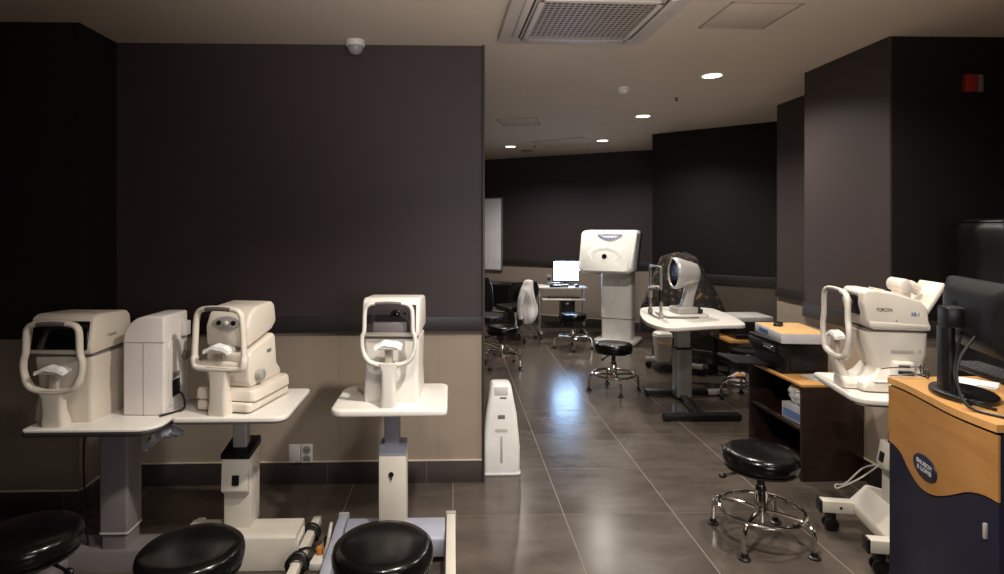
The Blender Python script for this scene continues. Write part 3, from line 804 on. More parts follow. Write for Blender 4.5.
hd = MB().prism([(-0.105, 0.315), (0.12, 0.372), (0.165, 0.41), (0.15, 0.505), (0.12, 0.525), (-0.03, 0.515), (-0.085, 0.485), (-0.115, 0.42)], -0.118, 0.118, 'x', 0.02, 3).build('head', m, A2, 40)
Mh = Matrix.Translation((0, -0.103, 0.435)) @ Matrix.Rotation(R(-20), 4, 'X')
MB().slab([(0.07 * math.cos(a) * (1 + .12 * math.cos(2 * a)), 0.036 * math.sin(a)) for a in [2 * PI * i / 28 for i in range(28)]], -0.006, 0.014, 0.004, M=Mh @ Matrix.Rotation(PI / 2, 4, 'X')).build('sensor_face', silverpl, hd)
for sx in (-1, 0, 1):
    MB().ell((sx * 0.04, -0.0125, 0.0), (0.016, 0.006, 0.013) if sx else (0.013, 0.007, 0.013), M=Mh).build('sensor', blackp if sx else white, hd)
MB().box((0, -0.155, 0.243), (0.235, 0.055, 0.036), 0.012, 3).build('rest_tray', m, A2)
MB().cyl((0.12, -0.03, 0.17), (0.155, -0.03, 0.17), 0.028, seg=24, bev=0.006).build('knob', silverpl, A2)
MB().box((0.1215, 0.08, 0.27), (0.003, 0.04, 0.018), 0.001).build('marking', greyp, A2)
chin_frame(A2, 0.268, 0.225, 0.515, -0.17, m, r=0.0135, stem_w=0.095, stem_to=(0, 0.01), square=True)

# ---------------------------------------------------------------- third table (bluish base) and its instrument
L3 = Vector((-0.291, 2.885, 0))
T3 = thing('instrument_table', 'white table with a blue-grey base and slim ivory column', 'table', tuple(L3), 0.0)
MB().slab(rrect(0.53, 0.45, (0.06, 0.03, 0.045, 0.13), 7), zt2 - 0.034, zt2, 0.011).build('tabletop', topm, T3)
MB().slab(rrect(0.45, 0.38, 0.04, 5), zt2 - 0.04, zt2 - 0.0342, 0.002).build('tabletop_edge', edgem, T3)
cx, cy = -0.284 - L3.x, 2.83 - L3.y
MB().loft([[(x, y, z) for x, y in rrect(0.072, 0.07, 0.008, 3, cx - 0.005, cy)] for z in (0.5, zt2 - 0.04)]).build('inner_column', mat('column_grey', (132, 130, 136), 0.4), T3)
MB().loft([[(x, y, z) for x, y in rrect(a, b, 0.008, 3, cx, cy)] for z, a, b in ((0.49, 0.13, 0.125), (0.53, 0.125, 0.12), (0.532, 0.115, 0.11))]).build('collar', bluegrey, T3)
MB().prism([(cx - 0.064, 0.10), (cx + 0.064, 0.10), (cx + 0.064, 0.492), (cx - 0.064, 0.492)], cy - 0.06, cy + 0.06, 'y', 0.007).build('column', offwhite, T3)
MB().cyl((cx - 0.005, cy - 0.06, 0.40), (cx - 0.005, cy - 0.066, 0.40), 0.012, seg=16).box((cx - 0.005, cy - 0.066, 0.385), (0.007, 0.004, 0.02), 0.001).build('column_lock', blackp, T3)
bxm = -0.272 - L3.x; by = 2.73 - L3.y
MB().prism([(by, 0.03), (by + 0.15, 0.03), (by + 0.15, 0.145), (by + 0.06, 0.145), (by, 0.115)], bxm - 0.235, bxm + 0.235, 'x', 0.008).build('base_beam', bluegrey, T3)
for s, xx in ((-1, bxm - 0.262), (1, bxm + 0.262)):
    lg = MB().prism([(by + 0.17, 0.07), (by + 0.17, 0.15), (by + 0.1, 0.15), (by - 0.42, 0.105), (by - 0.42, 0.06)], xx - 0.022, xx + 0.022, 'x', 0.006).build('base_leg', offwhite if s > 0 else bluegrey, T3)
    MB().box((xx, by + 0.18, 0.112), (0.05, 0.02, 0.088), 0.004).build('end_cap', silverpl, lg)
    for yy in (by - 0.39, by + 0.14):
        MB().cyl((xx - 0.012, yy, 0.028), (xx + 0.012, yy, 0.028), 0.028, seg=18, bev=0.004).box((xx, yy, 0.055), (0.034, 0.03, 0.03), 0.004).build('caster', blackp, lg)
A3 = thing('upright_refractometer', 'cream upright refractometer with a black lens in its window, on the blue-grey based table', 'eye instrument', (-0.285, 2.87, zt2), R(-3))
A3.scale = (K, K, K * 0.985)
refractor(A3, white, True, None, w=0.285, waist=0.35, bw=1.09)
chin_frame(A3, 0.262, 0.215, 0.535, -0.19, white, r=0.0108, stem_w=0.072, stem_to=(0, 0.01))

# ---------------------------------------------------------------- white tower unit past the partition
p0 = on(501.5, 474, 0)
AP = thing('air_purifier', 'slim white upright air purifier on the floor beside the partition end', 'air purifier', (p0.x - 0.002, p0.y + 0.075, 0), 0.0)
AP.scale = (1, 1, 0.95)
def prof_ring(z, w, d): return [(x, y, z) for x, y in rrect(w, d, min(0.03, d * 0.3), 5)]
MB().loft([prof_ring(0.0, 0.22, 0.19), prof_ring(0.02, 0.235, 0.2), prof_ring(0.18, 0.236, 0.2), prof_ring(0.40, 0.195, 0.19), prof_ring(0.53, 0.148, 0.17), prof_ring(0.575, 0.132, 0.15), prof_ring(0.59, 0.11, 0.12)]).build('housing', mat('purifier_white', (232, 230, 226), 0.35), AP, 45)
def facey(z):
    zs = [(0.02, 0.1), (0.18, 0.1), (0.40, 0.095), (0.53, 0.085), (0.575, 0.075)]
    for (a, b), (c, d) in zip(zs[:-1], zs[1:]):
        if a <= z <= c: return -(b + (d - b) * (z - a) / (c - a))
    return -0.075
MB().box((0, facey(0.545) - 0.001, 0.552), (0.085, 0.006, 0.05), 0.002, rot=(R(-12), 0, 0)).build('control_panel', mat('panel_grey', (186, 184, 182), 0.4), AP)
MB().box((0.012, facey(0.515) - 0.001, 0.507), (0.04, 0.004, 0.012), 0.001).build('brand_plate', greyp, AP)
MB().box((0.0, facey(0.385) - 0.001, 0.385), (0.045, 0.005, 0.026), 0.003).build('display', mat('display_grey', (112, 108, 104), 0.4), AP)
MB().box((0.0, facey(0.3) - 0.001, 0.298), (0.075, 0.005, 0.024), 0.006).build('handle_slot', mat('slot_grey', (196, 190, 182), 0.5), AP)
MB().box((0.0, facey(0.17) - 0.001, 0.172), (0.014, 0.005, 0.175), 0.003).build('vent_slot', mat('slot_dark', (172, 166, 160), 0.5), AP)
MB().slab(rrect(0.245, 0.212, 0.03, 5), 0.0, 0.018, 0.006).build('base', mat('purifier_base', (206, 206, 210), 0.35), AP)
# ---------------------------------------------------------------- tall instrument on a white column
pb_ = on(617, 343, 0)
BI = thing('pedestal_instrument', 'tall white pedestal eye instrument with broad flat head and black central lens', 'eye instrument', (pb_.x + 0.045, pb_.y + 0.1, 0), R(-30))
wm = mat('instrument_white', (228, 226, 220), 0.35)
gm_ = mat('instrument_grey', (92, 92, 106), 0.4)
sl = lambda w, d, r, z, cy=0.0: [(x, y, z) for x, y in rrect(w, d, r, 5, 0, cy)]
MB().loft([sl(0.40, 0.26, 0.05, 0.04), sl(0.40, 0.26, 0.05, 0.325)]).build('column_lower', wm, BI)
MB().loft([sl(0.41, 0.28, 0.05, 0.33), sl(0.41, 0.28, 0.05, 0.93)]).build('column_upper', wm, BI)
MB().slab(rrect(0.56, 0.5, 0.08, 5), 0.0, 0.05, 0.015).build('base_plate', wm, BI)
# broad head: slanted front shell + grey rear shell
def hring(y, w0, w1, z0, z1, r):
    out = []
    for (x, zz) in rrect(1, 1, r, 6): 
        q = zz + 0.5
        out.append((-0.10 + x * (w0 + (w1 - w0) * q), y + (-0.10 + 0.22 * q), z0 + (z1 - z0) * q))
    return out
hm = MB().loft([hring(-0.235, 0.64, 0.70, 0.97, 1.46, 0.10), hring(-0.22, 0.70, 0.745, 0.945, 1.485, 0.10), hring(-0.19, 0.725, 0.765, 0.935, 1.495, 0.10), hring(-0.05, 0.73, 0.77, 0.935, 1.50, 0.10)])
h = hm.build('head_shell', wm, BI, 40)
MB().loft([hring(-0.052, 0.735, 0.775, 0.93, 1.502, 0.10), hring(0.06, 0.735, 0.775, 0.93, 1.502, 0.10), hring(0.10, 0.70, 0.74, 0.96, 1.48, 0.10)]).build('head_back', gm_, BI, 40)
MB().box((-0.05, 0.0, 0.93), (0.5, 0.2, 0.05), 0.015).build('head_neck', gm_, BI)
sl_a = math.atan2(0.22, 0.55)
Mf = Matrix.Translation((-0.12, -0.245, 1.15)) @ Matrix.Rotation(PI / 2 - sl_a, 4, 'X')
# raised brow around the lens
prof = []
MB().loft([[(a * math.cos(2 * PI * i / 40), b * math.sin(2 * PI * i / 40) + c, z) for i in range(40)] for a, b, c, z in ((0.25, 0.155, 0.02, -0.012), (0.225, 0.135, 0.018, 0.008), (0.20, 0.115, 0.012, 0.013), (0.16, 0.09, 0.0, 0.008), (0.12, 0.07, 0.0, 0.0), (0.09, 0.06, 0.0, -0.002))], M=Mf).build('lens_surround', wm, h, 50)
MB().cyl((0, 0, 0.0), (0, 0, 0.016), 0.036, 0.033, seg=28, M=Mf).build('lens', glassd, h)
lm = MB()
Mt = Matrix.Translation((-0.08, -0.131, 1.435)) @ Matrix.Rotation(PI / 2 - sl_a, 4, 'X')
for i in range(-8, 9):
    q = i / 8
    lm.box((q * 0.15, -0.012 - 0.05 * (1 - q * q), 0.006), (0.012, 0.02 + 0.03 * (1 - abs(q)), 0.004), M=Mt)
lm.box((0, 0.008, 0.006), (0.33, 0.008, 0.004), M=Mt)
lm.build('printed_mark', bluem, h)
MB().tube(catmull([(-0.22, -0.03, 0.93), (-0.2, -0.05, 0.82), (-0.1, -0.08, 0.76), (0.0, -0.13, 0.78), (0.06, -0.14, 0.86)]), 0.007, 8).build('cord', wcable, BI)
q = on(623, 355, 0)
t = thing('foot_pedal', 'low white foot pedal on the floor in front of the tall white pedestal', 'pedal', (q.x, q.y, 0), R(-20))
MB().slab(rrect(0.17, 0.11, 0.02, 4), 0, 0.025, 0.006).build('base', wm, t)
MB().box((0, -0.005, 0.034), (0.12, 0.075, 0.014), 0.004, rot=(R(6), 0, 0)).build('treadle', greyp, t)

# ---------------------------------------------------------------- computer cart with monitor
ca, cb_ = on(540.5, 339, 0), on(588, 339, 0)
cc = (ca + cb_) / 2
CW = (cb_ - ca).length
CT = thing('computer_cart', 'small silver wheeled computer cart with keyboard shelf, against the back wall', 'cart', (cc.x, cc.y + 0.2, 0), R(-4))
ztc = 0.71
MB().slab(rrect(CW + 0.02, 0.48, 0.02, 4), ztc - 0.022, ztc, 0.004).build('top_shelf', mat('cart_top', (200, 195, 188), 0.4), CT)
MB().slab(rrect(CW - 0.06, 0.34, 0.02, 4, 0, -0.14), ztc - 0.17, ztc - 0.152, 0.004).build('keyboard_shelf', mat('cart_top', (200, 195, 188), 0.4), CT)
MB().slab(rrect(CW - 0.06, 0.4, 0.02, 4), 0.15, 0.168, 0.004).build('lower_shelf', blackm, CT)
for sx in (-1, 1):
    MB().box((sx * (CW / 2 - 0.02), 0, 0.4), (0.04, 0.06, ztc - 0.17), 0.006).build('side_post', silver, CT)
    ft = MB().box((sx * (CW / 2 - 0.02), -0.02, 0.085), (0.045, 0.52, 0.04), 0.008).build('foot_bar', silver, CT)
    for yy in (-0.25, 0.2):
        MB().cyl((sx * (CW / 2 - 0.02) - 0.014, yy, 0.03), (sx * (CW / 2 - 0.02) + 0.014, yy, 0.03), 0.03, seg=18, bev=0.004).box((sx * (CW / 2 - 0.02), yy, 0.058), (0.03, 0.03, 0.02)).build('caster', blackp, ft)
pc = thing('computer_tower', 'black computer tower on the low shelf of the silver computer cart', 'computer', (cc.x + 0.08, cc.y + 0.22, 0.168), R(-4))
MB().box((0, 0, 0.18), (0.18, 0.34, 0.35), 0.008).build('case', blackp, pc)
MB().box((0, -0.172, 0.28), (0.15, 0.006, 0.09), 0.002).build('drive_panel', smoke, pc)
mp_ = at(566, 284, cc.y + 0.27)
MN = thing('computer_monitor', 'monitor with a glowing white screen on the silver computer cart', 'monitor', (mp_.x, mp_.y, ztc), R(-3))
MB().slab(rrect(0.2, 0.15, 0.03, 4), 0, 0.012, 0.004).build('stand_base', blackp, MN)
MB().box((0, 0.02, 0.06), (0.05, 0.03, 0.11), 0.005).build('stand_neck', blackp, MN)
MB().box((0, 0, 0.205), (0.375, 0.045, 0.30), 0.008).build('bezel', blackp, MN)
MB().box((0, -0.0235, 0.207), (0.345, 0.004, 0.268)).build('screen', brightm, MN)
KB = thing('keyboard', 'dark keyboard on the pull-out shelf of the silver computer cart', 'keyboard', (cc.x, cc.y + 0.05, ztc - 0.152), R(-4))
MB().box((0, 0, 0.009), (0.42, 0.14, 0.016), 0.004).build('tray', blackp, KB)
km = MB()
for r_ in range(5):
    for c_ in range(14): km.box((-0.19 + c_ * 0.0285, -0.05 + r_ * 0.025, 0.019), (0.024, 0.02, 0.006), 0.001, 1)
km.build('keys', greyp, KB)
for dx, nm, lb, mm in ((-0.10, 'desk_phone', 'dark small handset in front of the glowing monitor, at its left', blackp), (0.03, 'card_reader', 'small dark box in front of the glowing monitor, at its middle', greyp), (0.2, 'computer_mouse', 'black mouse on the cart top right of the glowing monitor', blackp)):
    t = thing(nm, lb, {'desk_phone': 'phone', 'card_reader': 'card reader', 'computer_mouse': 'mouse'}[nm], (cc.x + dx - 0.02, cc.y + 0.03 + 0.05 * abs(dx), ztc), R(15 * dx))
    if nm == 'computer_mouse':
        MB().ell((0, 0, 0.0205), (0.035, 0.055, 0.02)).build('shell', mm, t); MB().box((0, -0.03, 0.037), (0.008, 0.02, 0.006), 0.002).build('wheel', greyp, t)
    elif nm == 'desk_phone':
        MB().box((0, 0, 0.016), (0.15, 0.10, 0.03), 0.006, rot=(R(5), 0, 0)).build('base', mm, t); MB().tube(catmull([(-0.06, 0, 0.05), (-0.03, 0, 0.056), (0.03, 0, 0.056), (0.06, 0, 0.05)]), [0.017, 0.012, 0.012, 0.017], 10).build('handset', silverpl, t)
    else:
        MB().box((0, 0, 0.02), (0.10, 0.08, 0.038), 0.006).build('body', mm, t); MB().box((0, -0.041, 0.022), (0.06, 0.003, 0.008)).build('slot', blackm, t)
q = at(548.5, 280, cc.y + 0.3)
t = thing('speaker', 'small upright grey speaker left of the glowing monitor', 'speaker', (q.x, q.y, ztc), 0)
MB().box((0, 0, 0.075), (0.07, 0.08, 0.15), 0.01).build('cabinet', greyp, t); MB().cyl((0, -0.041, 0.09), (0, -0.043, 0.09), 0.026, seg=20).build('cone', blackp, t)

# white panel on the back wall
q0, q1 = at(479, 234, B0.y + 0.02), at(503, 234, B0.y - 0.09)
WBp = thing('white_board', 'tall white board fixed on the back wall by the partition end', 'board', (0, 0, 0))
wa = math.atan2(dB.y, dB.x)
def on_back(px):
    r = ray(px, 225); n = Vector((-dB.y, dB.x)); t_ = (B0.x * n.x + B0.y * n.y) / (r.x * n.x + r.y * n.y)
    return Vector((r.x * t_, r.y * t_, 0))
e0, e1 = on_back(472), on_back(502.5)
sb = FPX / e1.y
zb0, zb1 = HCAM - (270 - 225) / sb, HCAM + (225 - 198) / sb
Lb = (e1 - e0).length
place(WBp, ((e0.x + e1.x) / 2, (e0.y + e1.y) / 2, (zb0 + zb1) / 2), wa)
MB().box((0, -0.018, 0), (Lb, 0.03, zb1 - zb0), 0.004).build('panel', whiteboardm, WBp)
fm = MB()
for s in (-1, 1):
    fm.box((s * Lb / 2, -0.02, 0), (0.022, 0.04, zb1 - zb0 + 0.02), 0.004); fm.box((0, -0.02, s * (zb1 - zb0) / 2), (Lb, 0.04, 0.022), 0.004)
fm.build('frame', mat('board_frame', (120, 116, 116), 0.4), WBp)

# ---------------------------------------------------------------- chairs by the back wall
def office_chair(t, seat_z, back_h, m):
    MB().slab(rrect(0.46, 0.44, 0.08, 5), seat_z - 0.05, seat_z + 0.02, 0.02).build('seat', m, t)
    bk = []
    for z, w, y in ((0.1, 0.38, 0.22), (0.2, 0.43, 0.235), (back_h * 0.8, 0.41, 0.275), (back_h, 0.34, 0.285)):
        bk.append([(x, yy, seat_z + z) for x, yy in rrect(w, 0.05, 0.02, 4, 0, y)])
    MB().loft(bk).build('backrest', m, t, 50)
    MB().tube(catmull([(0, 0.1, seat_z - 0.06), (0, 0.24, seat_z - 0.05), (0, 0.275, seat_z + 0.06), (0, 0.265, seat_z + 0.2)]), 0.018, 8).build('back_bracket', blackp, t)
    MB().cyl((0, 0, 0.1), (0, 0, seat_z - 0.05), 0.025, seg=16).build('gas_lift', chrome, t)
    for k in range(5):
        M = Matrix.Rotation(2 * PI * k / 5 + 0.3, 4, 'Z')
        lg = MB().tube([(0.02, 0, 0.12), (0.15, 0, 0.105), (0.27, 0, 0.075)], [0.024, 0.02, 0.015], 8, M=M).build('leg', chrome, t)
        MB().cyl((0.27, -0.012, 0.028), (0.27, 0.012, 0.028), 0.028, seg=14, bev=0.004, M=M).build('caster', blackp, lg)
q = on(491, 352, 0)
OC = thing('office_chair', 'black office chair with upright back, half hidden by the partition end', 'chair', (0.36, 7.25, 0), R(160))
office_chair(OC, 0.45, 0.50, leath)
q = on(519, 345, 0)
OC2 = thing('office_chair', 'dark chair holding the white coat, left of the silver computer cart', 'chair', (q.x, q.y + 0.40, 0), R(200))
office_chair(OC2, 0.45, 0.36, leath)
# white coat hanging over its back
rnd = random.Random(11)
wc = []
for k in range(15):
    z = 0.27 + 0.56 * k / 14
    w = 0.085 + 0.075 * math.sin(PI * min(1, k / 14 * 1.05)) ** 0.7 * (1 - 0.45 * (k / 14) ** 3)
    d = 0.06 + 0.03 * math.sin(k * 0.8)
    w *= 0.70; d *= 0.85
    wc.append([((w * math.cos(a) * (1 + 0.10 * math.sin(5 * a + k * 0.35)) + 0.02 * math.sin(k * 0.5)), d * math.sin(a) * (1 + 0.2 * math.sin(4 * a + 1)) , z) for a in [2 * PI * i / 28 for i in range(28)]])
wc.append([(x * 0.4, y * 0.4, z + 0.015) for x, y, z in wc[-1]])
co_ = MB().loft(wc).build('white_coat', cloth, None, 70)
q = at(528, 300, OC2.location.y - 0.34)
place(co_, (q.x, q.y, 0.0), 0); tag(co_, 'white coat draped over the back of the dark chair left of the computer cart', 'coat')
sl_ = MB().tube(catmull([(-0.05, -0.04, 0.72), (-0.10, -0.06, 0.6), (-0.115, -0.05, 0.46), (-0.10, -0.04, 0.34)]), [0.036, 0.04, 0.036, 0.032], 12).build('sleeve', cloth, co_, 70)
q = on(502, 345, 0)
DK = thing('low_desk', 'black desk against the back wall behind the dark chairs, below the white board', 'desk', (q.x - 0.02, 9.15, 0), wa)
MB().box((0, 0, 0.66), (0.8, 0.45, 0.03), 0.004).build('desktop', blackp, DK)
for s in (-1, 1): MB().box((s * 0.37, 0, 0.325), (0.03, 0.42, 0.64), 0.004).build('side_panel', blackp, DK)
MB().box((0, 0.2, 0.45), (0.7, 0.015, 0.36)).build('back_panel', blackp, DK)

# ---------------------------------------------------------------- topographer table
ztp = 0.75
tc_ = on(682, 399, 0)
TT = thing('instrument_table', 'white topped table with square silver column and black H-shaped feet', 'table', (tc_.x, tc_.y, 0), 0.0)
ring = [on(x, y, ztp) - Vector((tc_.x, tc_.y, 0)) for x, y in ((640, 309), (640.5, 314), (644, 319.5), (651, 323.5), (661, 326.5), (674, 327.5), (690, 326.8), (710, 325.5), (730, 324.8), (742, 324.6), (745, 323), (735, 317), (722, 311.5), (710, 308), (690, 307), (668, 306.5), (650, 306.8), (643, 307.5))]
rg2 = [(p.x, p.y) for p in catmull(ring, True, 3)]
MB().slab(rg2, ztp - 0.034, ztp, 0.008).build('tabletop', topm, TT)
MB().loft([[(x, y, z) for x, y in rrect(0.135, 0.12, 0.01, 3)] for z in (0.03, 0.46)]).build('column', silver, TT)
MB().loft([[(x, y, z) for x, y in rrect(0.115, 0.10, 0.008, 3)] for z in (0.45, ztp - 0.03)]).build('inner_column', silverpl, TT)
MB().loft([[(x, y, z) for x, y in rrect(0.14, 0.125, 0.01, 3)] for z in (0.455, 0.475)]).build('column_band', blackp, TT)
L_ = lambda a, b: on(a, b, 0) - Vector((tc_.x, tc_.y, 0))
def bar(pa, pb, w, h, name, m):
    d = (pb - pa); a = math.atan2(d.y, d.x); c = (pa + pb) / 2
    return MB().box((c.x, c.y, 0.012 + h / 2), (d.length, w, h), 0.006, rot=(0, 0, a)).build(name, m, TT)
fb = bar(L_(663, 420.5), L_(740, 420.5), 0.075, 0.045, 'foot_bar', blackp)
bb_ = bar(L_(645, 395), L_(707, 395), 0.075, 0.045, 'foot_bar', blackp)
bar(L_(707, 395.5), L_(727, 394.5), 0.06, 0.04, 'foot_extension', silverpl)
bar(L_(701, 420), L_(678, 395), 0.06, 0.04, 'spine_bar', blackp)
gl = MB()
for a, b in ((666, 420.5), (737, 420.5), (648, 395), (704, 395)):
    p = L_(a, b); gl.cyl((p.x, p.y, 0), (p.x, p.y, 0.014), 0.022, seg=14)
gl.build('glide_feet', blackm, TT)

hp = on(690, 318, ztp)
A4 = thing('corneal_topographer', 'silver topographer with a round dished head on the table with black H-shaped feet', 'eye instrument', (hp.x - 0.03, hp.y + 0.12, ztp), R(-90))
# local: patient side -y, x toward the viewer
MB().slab(rrect(0.30, 0.40, 0.05, 5, 0.0, 0.0), 0.0, 0.03, 0.008).build('base_plate', white, A4)
MB().slab(rrect(0.2, 0.2, 0.03, 4, 0.0, 0.02), 0.03, 0.085, 0.01).build('slide_block', silverpl, A4)
arm = MB().loft([[(x, y, z) for x, y in rrect(w, d, 0.02, 4, 0, cy)] for z, w, d, cy in ((0.085, 0.085, 0.11, 0.04), (0.16, 0.075, 0.095, 0.06), (0.26, 0.075, 0.10, 0.085), (0.34, 0.09, 0.13, 0.095))]).build('arm', silverpl, A4, 50)
Mk = Matrix.Translation((0, -0.05, 0.385)) @ Matrix.Rotation(PI / 2, 4, 'X')    # axis toward the patient
hd = MB().lathe([(0.001, -0.21), (0.055, -0.205), (0.085, -0.185), (0.10, -0.14), (0.118, -0.08), (0.137, -0.03), (0.142, 0.0), (0.140, 0.02), (0.132, 0.028), (0.122, 0.026), (0.118, 0.015)], seg=48, M=Mk).build('head', silverpl, A4, 50)
MB().lathe([(0.118, 0.015), (0.075, -0.03), (0.03, -0.07), (0.001, -0.075)], seg=40, M=Mk).build('face_cone', mat('cone_blue', (64, 68, 84), 0.25), hd)
rm = MB()
for r_ in (0.105, 0.085, 0.065, 0.045):
    rm.tube([(r_ * math.cos(2 * PI * i / 40), r_ * math.sin(2 * PI * i / 40), 0.004 - (0.118 - r_) * 0.95) for i in range(40)], 0.0022, 6, closed=True, M=Mk)
rm.build('cone_rings', mat('ring_grey', (110, 114, 126), 0.3), hd)
MB().cyl((0.105, -0.0, 0.365), (0.118, 0.0, 0.365), 0.018, seg=18, bev=0.003).build('side_knob', blackp, hd)
for sx in (-1, 1):
    ps_ = MB().cyl((sx * 0.14, -0.235, 0.02), (sx * 0.14, -0.235, 0.45), 0.0125, seg=14).build('head_rest_post', silver, A4)
    MB().cyl((sx * 0.14, -0.235, 0.0), (sx * 0.14, -0.235, 0.05), 0.022, seg=16, bev=0.003).build('post_foot', silverpl, ps_)
    MB().cyl((sx * 0.14, -0.235, 0.15), (sx * 0.14, -0.235, 0.25), 0.02, seg=16, bev=0.003).build('post_sleeve', blackp if sx > 0 else silverpl, ps_)
MB().box((0, -0.235, 0.445), (0.29, 0.022, 0.022), 0.005).build('forehead_bar', silver, A4)
MB().box((0, -0.235, 0.245), (0.28, 0.03, 0.022), 0.005).build('chin_bar', silver, A4)
MB().slab(rrect(0.1, 0.06, 0.02, 4, 0, -0.24), 0.256, 0.272, 0.005).build('chin_cup', white, A4)
MB().cyl((0.06, 0.14, 0.03), (0.06, 0.14, 0.07), 0.028, seg=16, bev=0.004).cyl((0.06, 0.14, 0.065), (0.07, 0.12, 0.14), 0.01, seg=10).ell((0.071, 0.118, 0.145), (0.017, 0.017, 0.02)).build('joystick', blackp, A4)
cw = MB().tube(catmull([(0.12, -0.2, 0.02), (0.16, -0.16, 0.012), (0.17, -0.05, 0.009), (0.165, 0.06, 0.009), (0.13, 0.12, 0.012)]), 0.004, 6).build('cord', blackp, A4)

# ---------------------------------------------------------------- things behind that table
s0 = on(685, 373, 0)
ST = thing('wheeled_stand', 'low grey wheeled stand standing under the patterned blanket', 'stand', (2.47, 6.36, 0), math.atan2(dC.y, dC.x))
for s in (-1, 1):
    bt = MB().box((0, s * 0.17, 0.095), (0.62, 0.06, 0.05), 0.01).build('foot_bar', greym if s > 0 else silverpl, ST)
    for xx in (-0.28, 0.28):
        MB().cyl((xx, s * 0.17 - 0.014, 0.035), (xx, s * 0.17 + 0.014, 0.035), 0.035, seg=18, bev=0.005).box((xx, s * 0.17, 0.066), (0.035, 0.032, 0.02), 0.004).build('caster', blackp, bt)
MB().box((-0.05, 0, 0.10), (0.42, 0.42, 0.05), 0.01).build('cross_plate', silverpl, ST)
MB().loft([[(x, y, z) for x, y in rrect(0.13, 0.13, 0.015, 3)] for z in (0.12, 0.72)]).build('column', blackm, ST)
MB().slab(rrect(0.66, 0.38, 0.03, 4), 0.70, 0.73, 0.006).build('tabletop', blackm, ST)
# blanket over an instrument on it: one draped sheet
def drape(cx, cy, w, d, z_low, z_top, seed, n=56, rows=16, peak=0.55):
    rn = random.Random(seed); ph = [rn.uniform(0, 6.28) for _ in range(6)]
    rings = []
    for k in range(rows):
        q = k / (rows - 1)
        z = z_low + (z_top - z_low) * q
        sh = (1 - peak * max(0, q - 0.35) / 0.65) if q > 0.35 else 1
        rows_f = 0.05 * (1 - q)
        ring = []
        for i in range(n):
            a = 2 * PI * i / n
            fold = 1 + rows_f * math.sin(7 * a + ph[0] + q) + rows_f * 0.7 * math.sin(12 * a + ph[1] - 2 * q) + 0.03 * math.sin(3 * a + ph[2] + 4 * q)
            e = 0.62
            x = w / 2 * sh * math.copysign(abs(math.cos(a)) ** e, math.cos(a)) * fold
            y = d / 2 * (sh * 0.85 + 0.15) * math.copysign(abs(math.sin(a)) ** e, math.sin(a)) * fold
            ring.append((x + 0.06 * q * math.sin(ph[3]), y, z + 0.03 * math.sin(4 * a + ph[4]) * (1 - q) + 0.02 * math.sin(2 * a + ph[5]) * q))
        rings.append(ring)
    rings.append([(x * 0.55, y * 0.55, z + 0.035) for x, y, z in rings[-1]])
    rings.append([(x * 0.3, y * 0.3, z + 0.012) for x, y, z in rings[-1]])
    return MB().loft(rings)
bk = drape(0, 0, 0.84, 0.46, 0.40, 1.205, 5).build('patterned_blanket', blanketm, None, 70)
q = at(688, 300, ST.location.y)
place(bk, (2.49, 6.37, 0.0), math.atan2(dC.y, dC.x)); tag(bk, 'dark brown and orange patterned blanket draped over equipment behind the topographer', 'blanket')
q = on(662.5, 361, 0)
bn = thing('waste_bin', 'small white waste bin under the topographer table', 'bin', (at(662.5, 340, 6.2).x, 6.2, 0.1255), 0.1)
MB().loft([[(x, y, z) for x, y in rrect(a, a * 0.9, 0.03, 4)] for z, a in ((0.0, 0.135), (0.008, 0.14), (0.25, 0.17), (0.262, 0.178), (0.27, 0.178), (0.272, 0.165))]).build('bucket', wm, bn)
MB().loft([[(x, y, z) for x, y in rrect(a, a * 0.9, 0.03, 4)] for z, a in ((0.272, 0.172), (0.295, 0.168), (0.312, 0.13))]).build('lid', white, bn)
MB().tube(catmull([(-0.084, -0.02, 0.24), (-0.05, -0.1, 0.2), (0.05, -0.1, 0.2), (0.084, -0.02, 0.24)]), 0.004, 6).build('handle', amber, bn)
q = at(661.5, 332, on_back(661).y if False else 6.85)
cpos = C0 + dC * 0.12
t = thing('wall_outlet', 'small white outlet plate low on the back wall, behind the white bin', 'outlet', (0, 0, 0))
on_ = Vector((-dC.y, dC.x, 0))
r = ray(661, 331); tt = (C0.x * on_.x + C0.y * on_.y) / (r.x * on_.x + r.y * on_.y)
place(t, (r.x * tt, r.y * tt, HCAM + r.z * tt), math.atan2(dC.y, dC.x))
MB().box((0, -0.006, 0), (0.12, 0.012, 0.12), 0.004).build('plate', white, t); MB().cyl((0, -0.011, 0), (0, -0.015, 0), 0.03, seg=20).build('socket', greyp, t)

lt0 = on(717, 372, 0)
LTb = thing('low_table', 'low table with tan top and black legs, against the rear pier', 'table', (3.0, 6.0, 0), 0.0)
zl = 0.42
MB().box((0, 0, zl - 0.015), (0.50, 0.42, 0.03), 0.003).build('tabletop', oaktop, LTb)
for sx in (-1, 1):
    for sy in (-1, 1): MB().box((sx * 0.22, sy * 0.18, (zl - 0.03) / 2), (0.045, 0.045, zl - 0.03), 0.004).build('leg', blackp, LTb)
MB().box((0, 0.0, 0.15), (0.42, 0.34, 0.015), 0.002).build('lower_shelf', blackp, LTb)
sc = thing('flatbed_scanner', 'black office machine with white lid on the low tan topped table', 'scanner', (3.03, 6.0, zl), 0.0)
MB().box((0, 0, 0.085), (0.40, 0.36, 0.17), 0.012).build('body', blackp, sc)
MB().slab(rrect(0.38, 0.34, 0.02, 4), 0.172, 0.225, 0.01).build('lid', mat('lid_white', (206, 204, 202), 0.4), sc)
MB().box((-0.05, -0.19, 0.05), (0.3, 0.03, 0.012), 0.003).build('output_slot', smoke, sc)
q = on(735, 377, 0)
rn = random.Random(8); rings = []
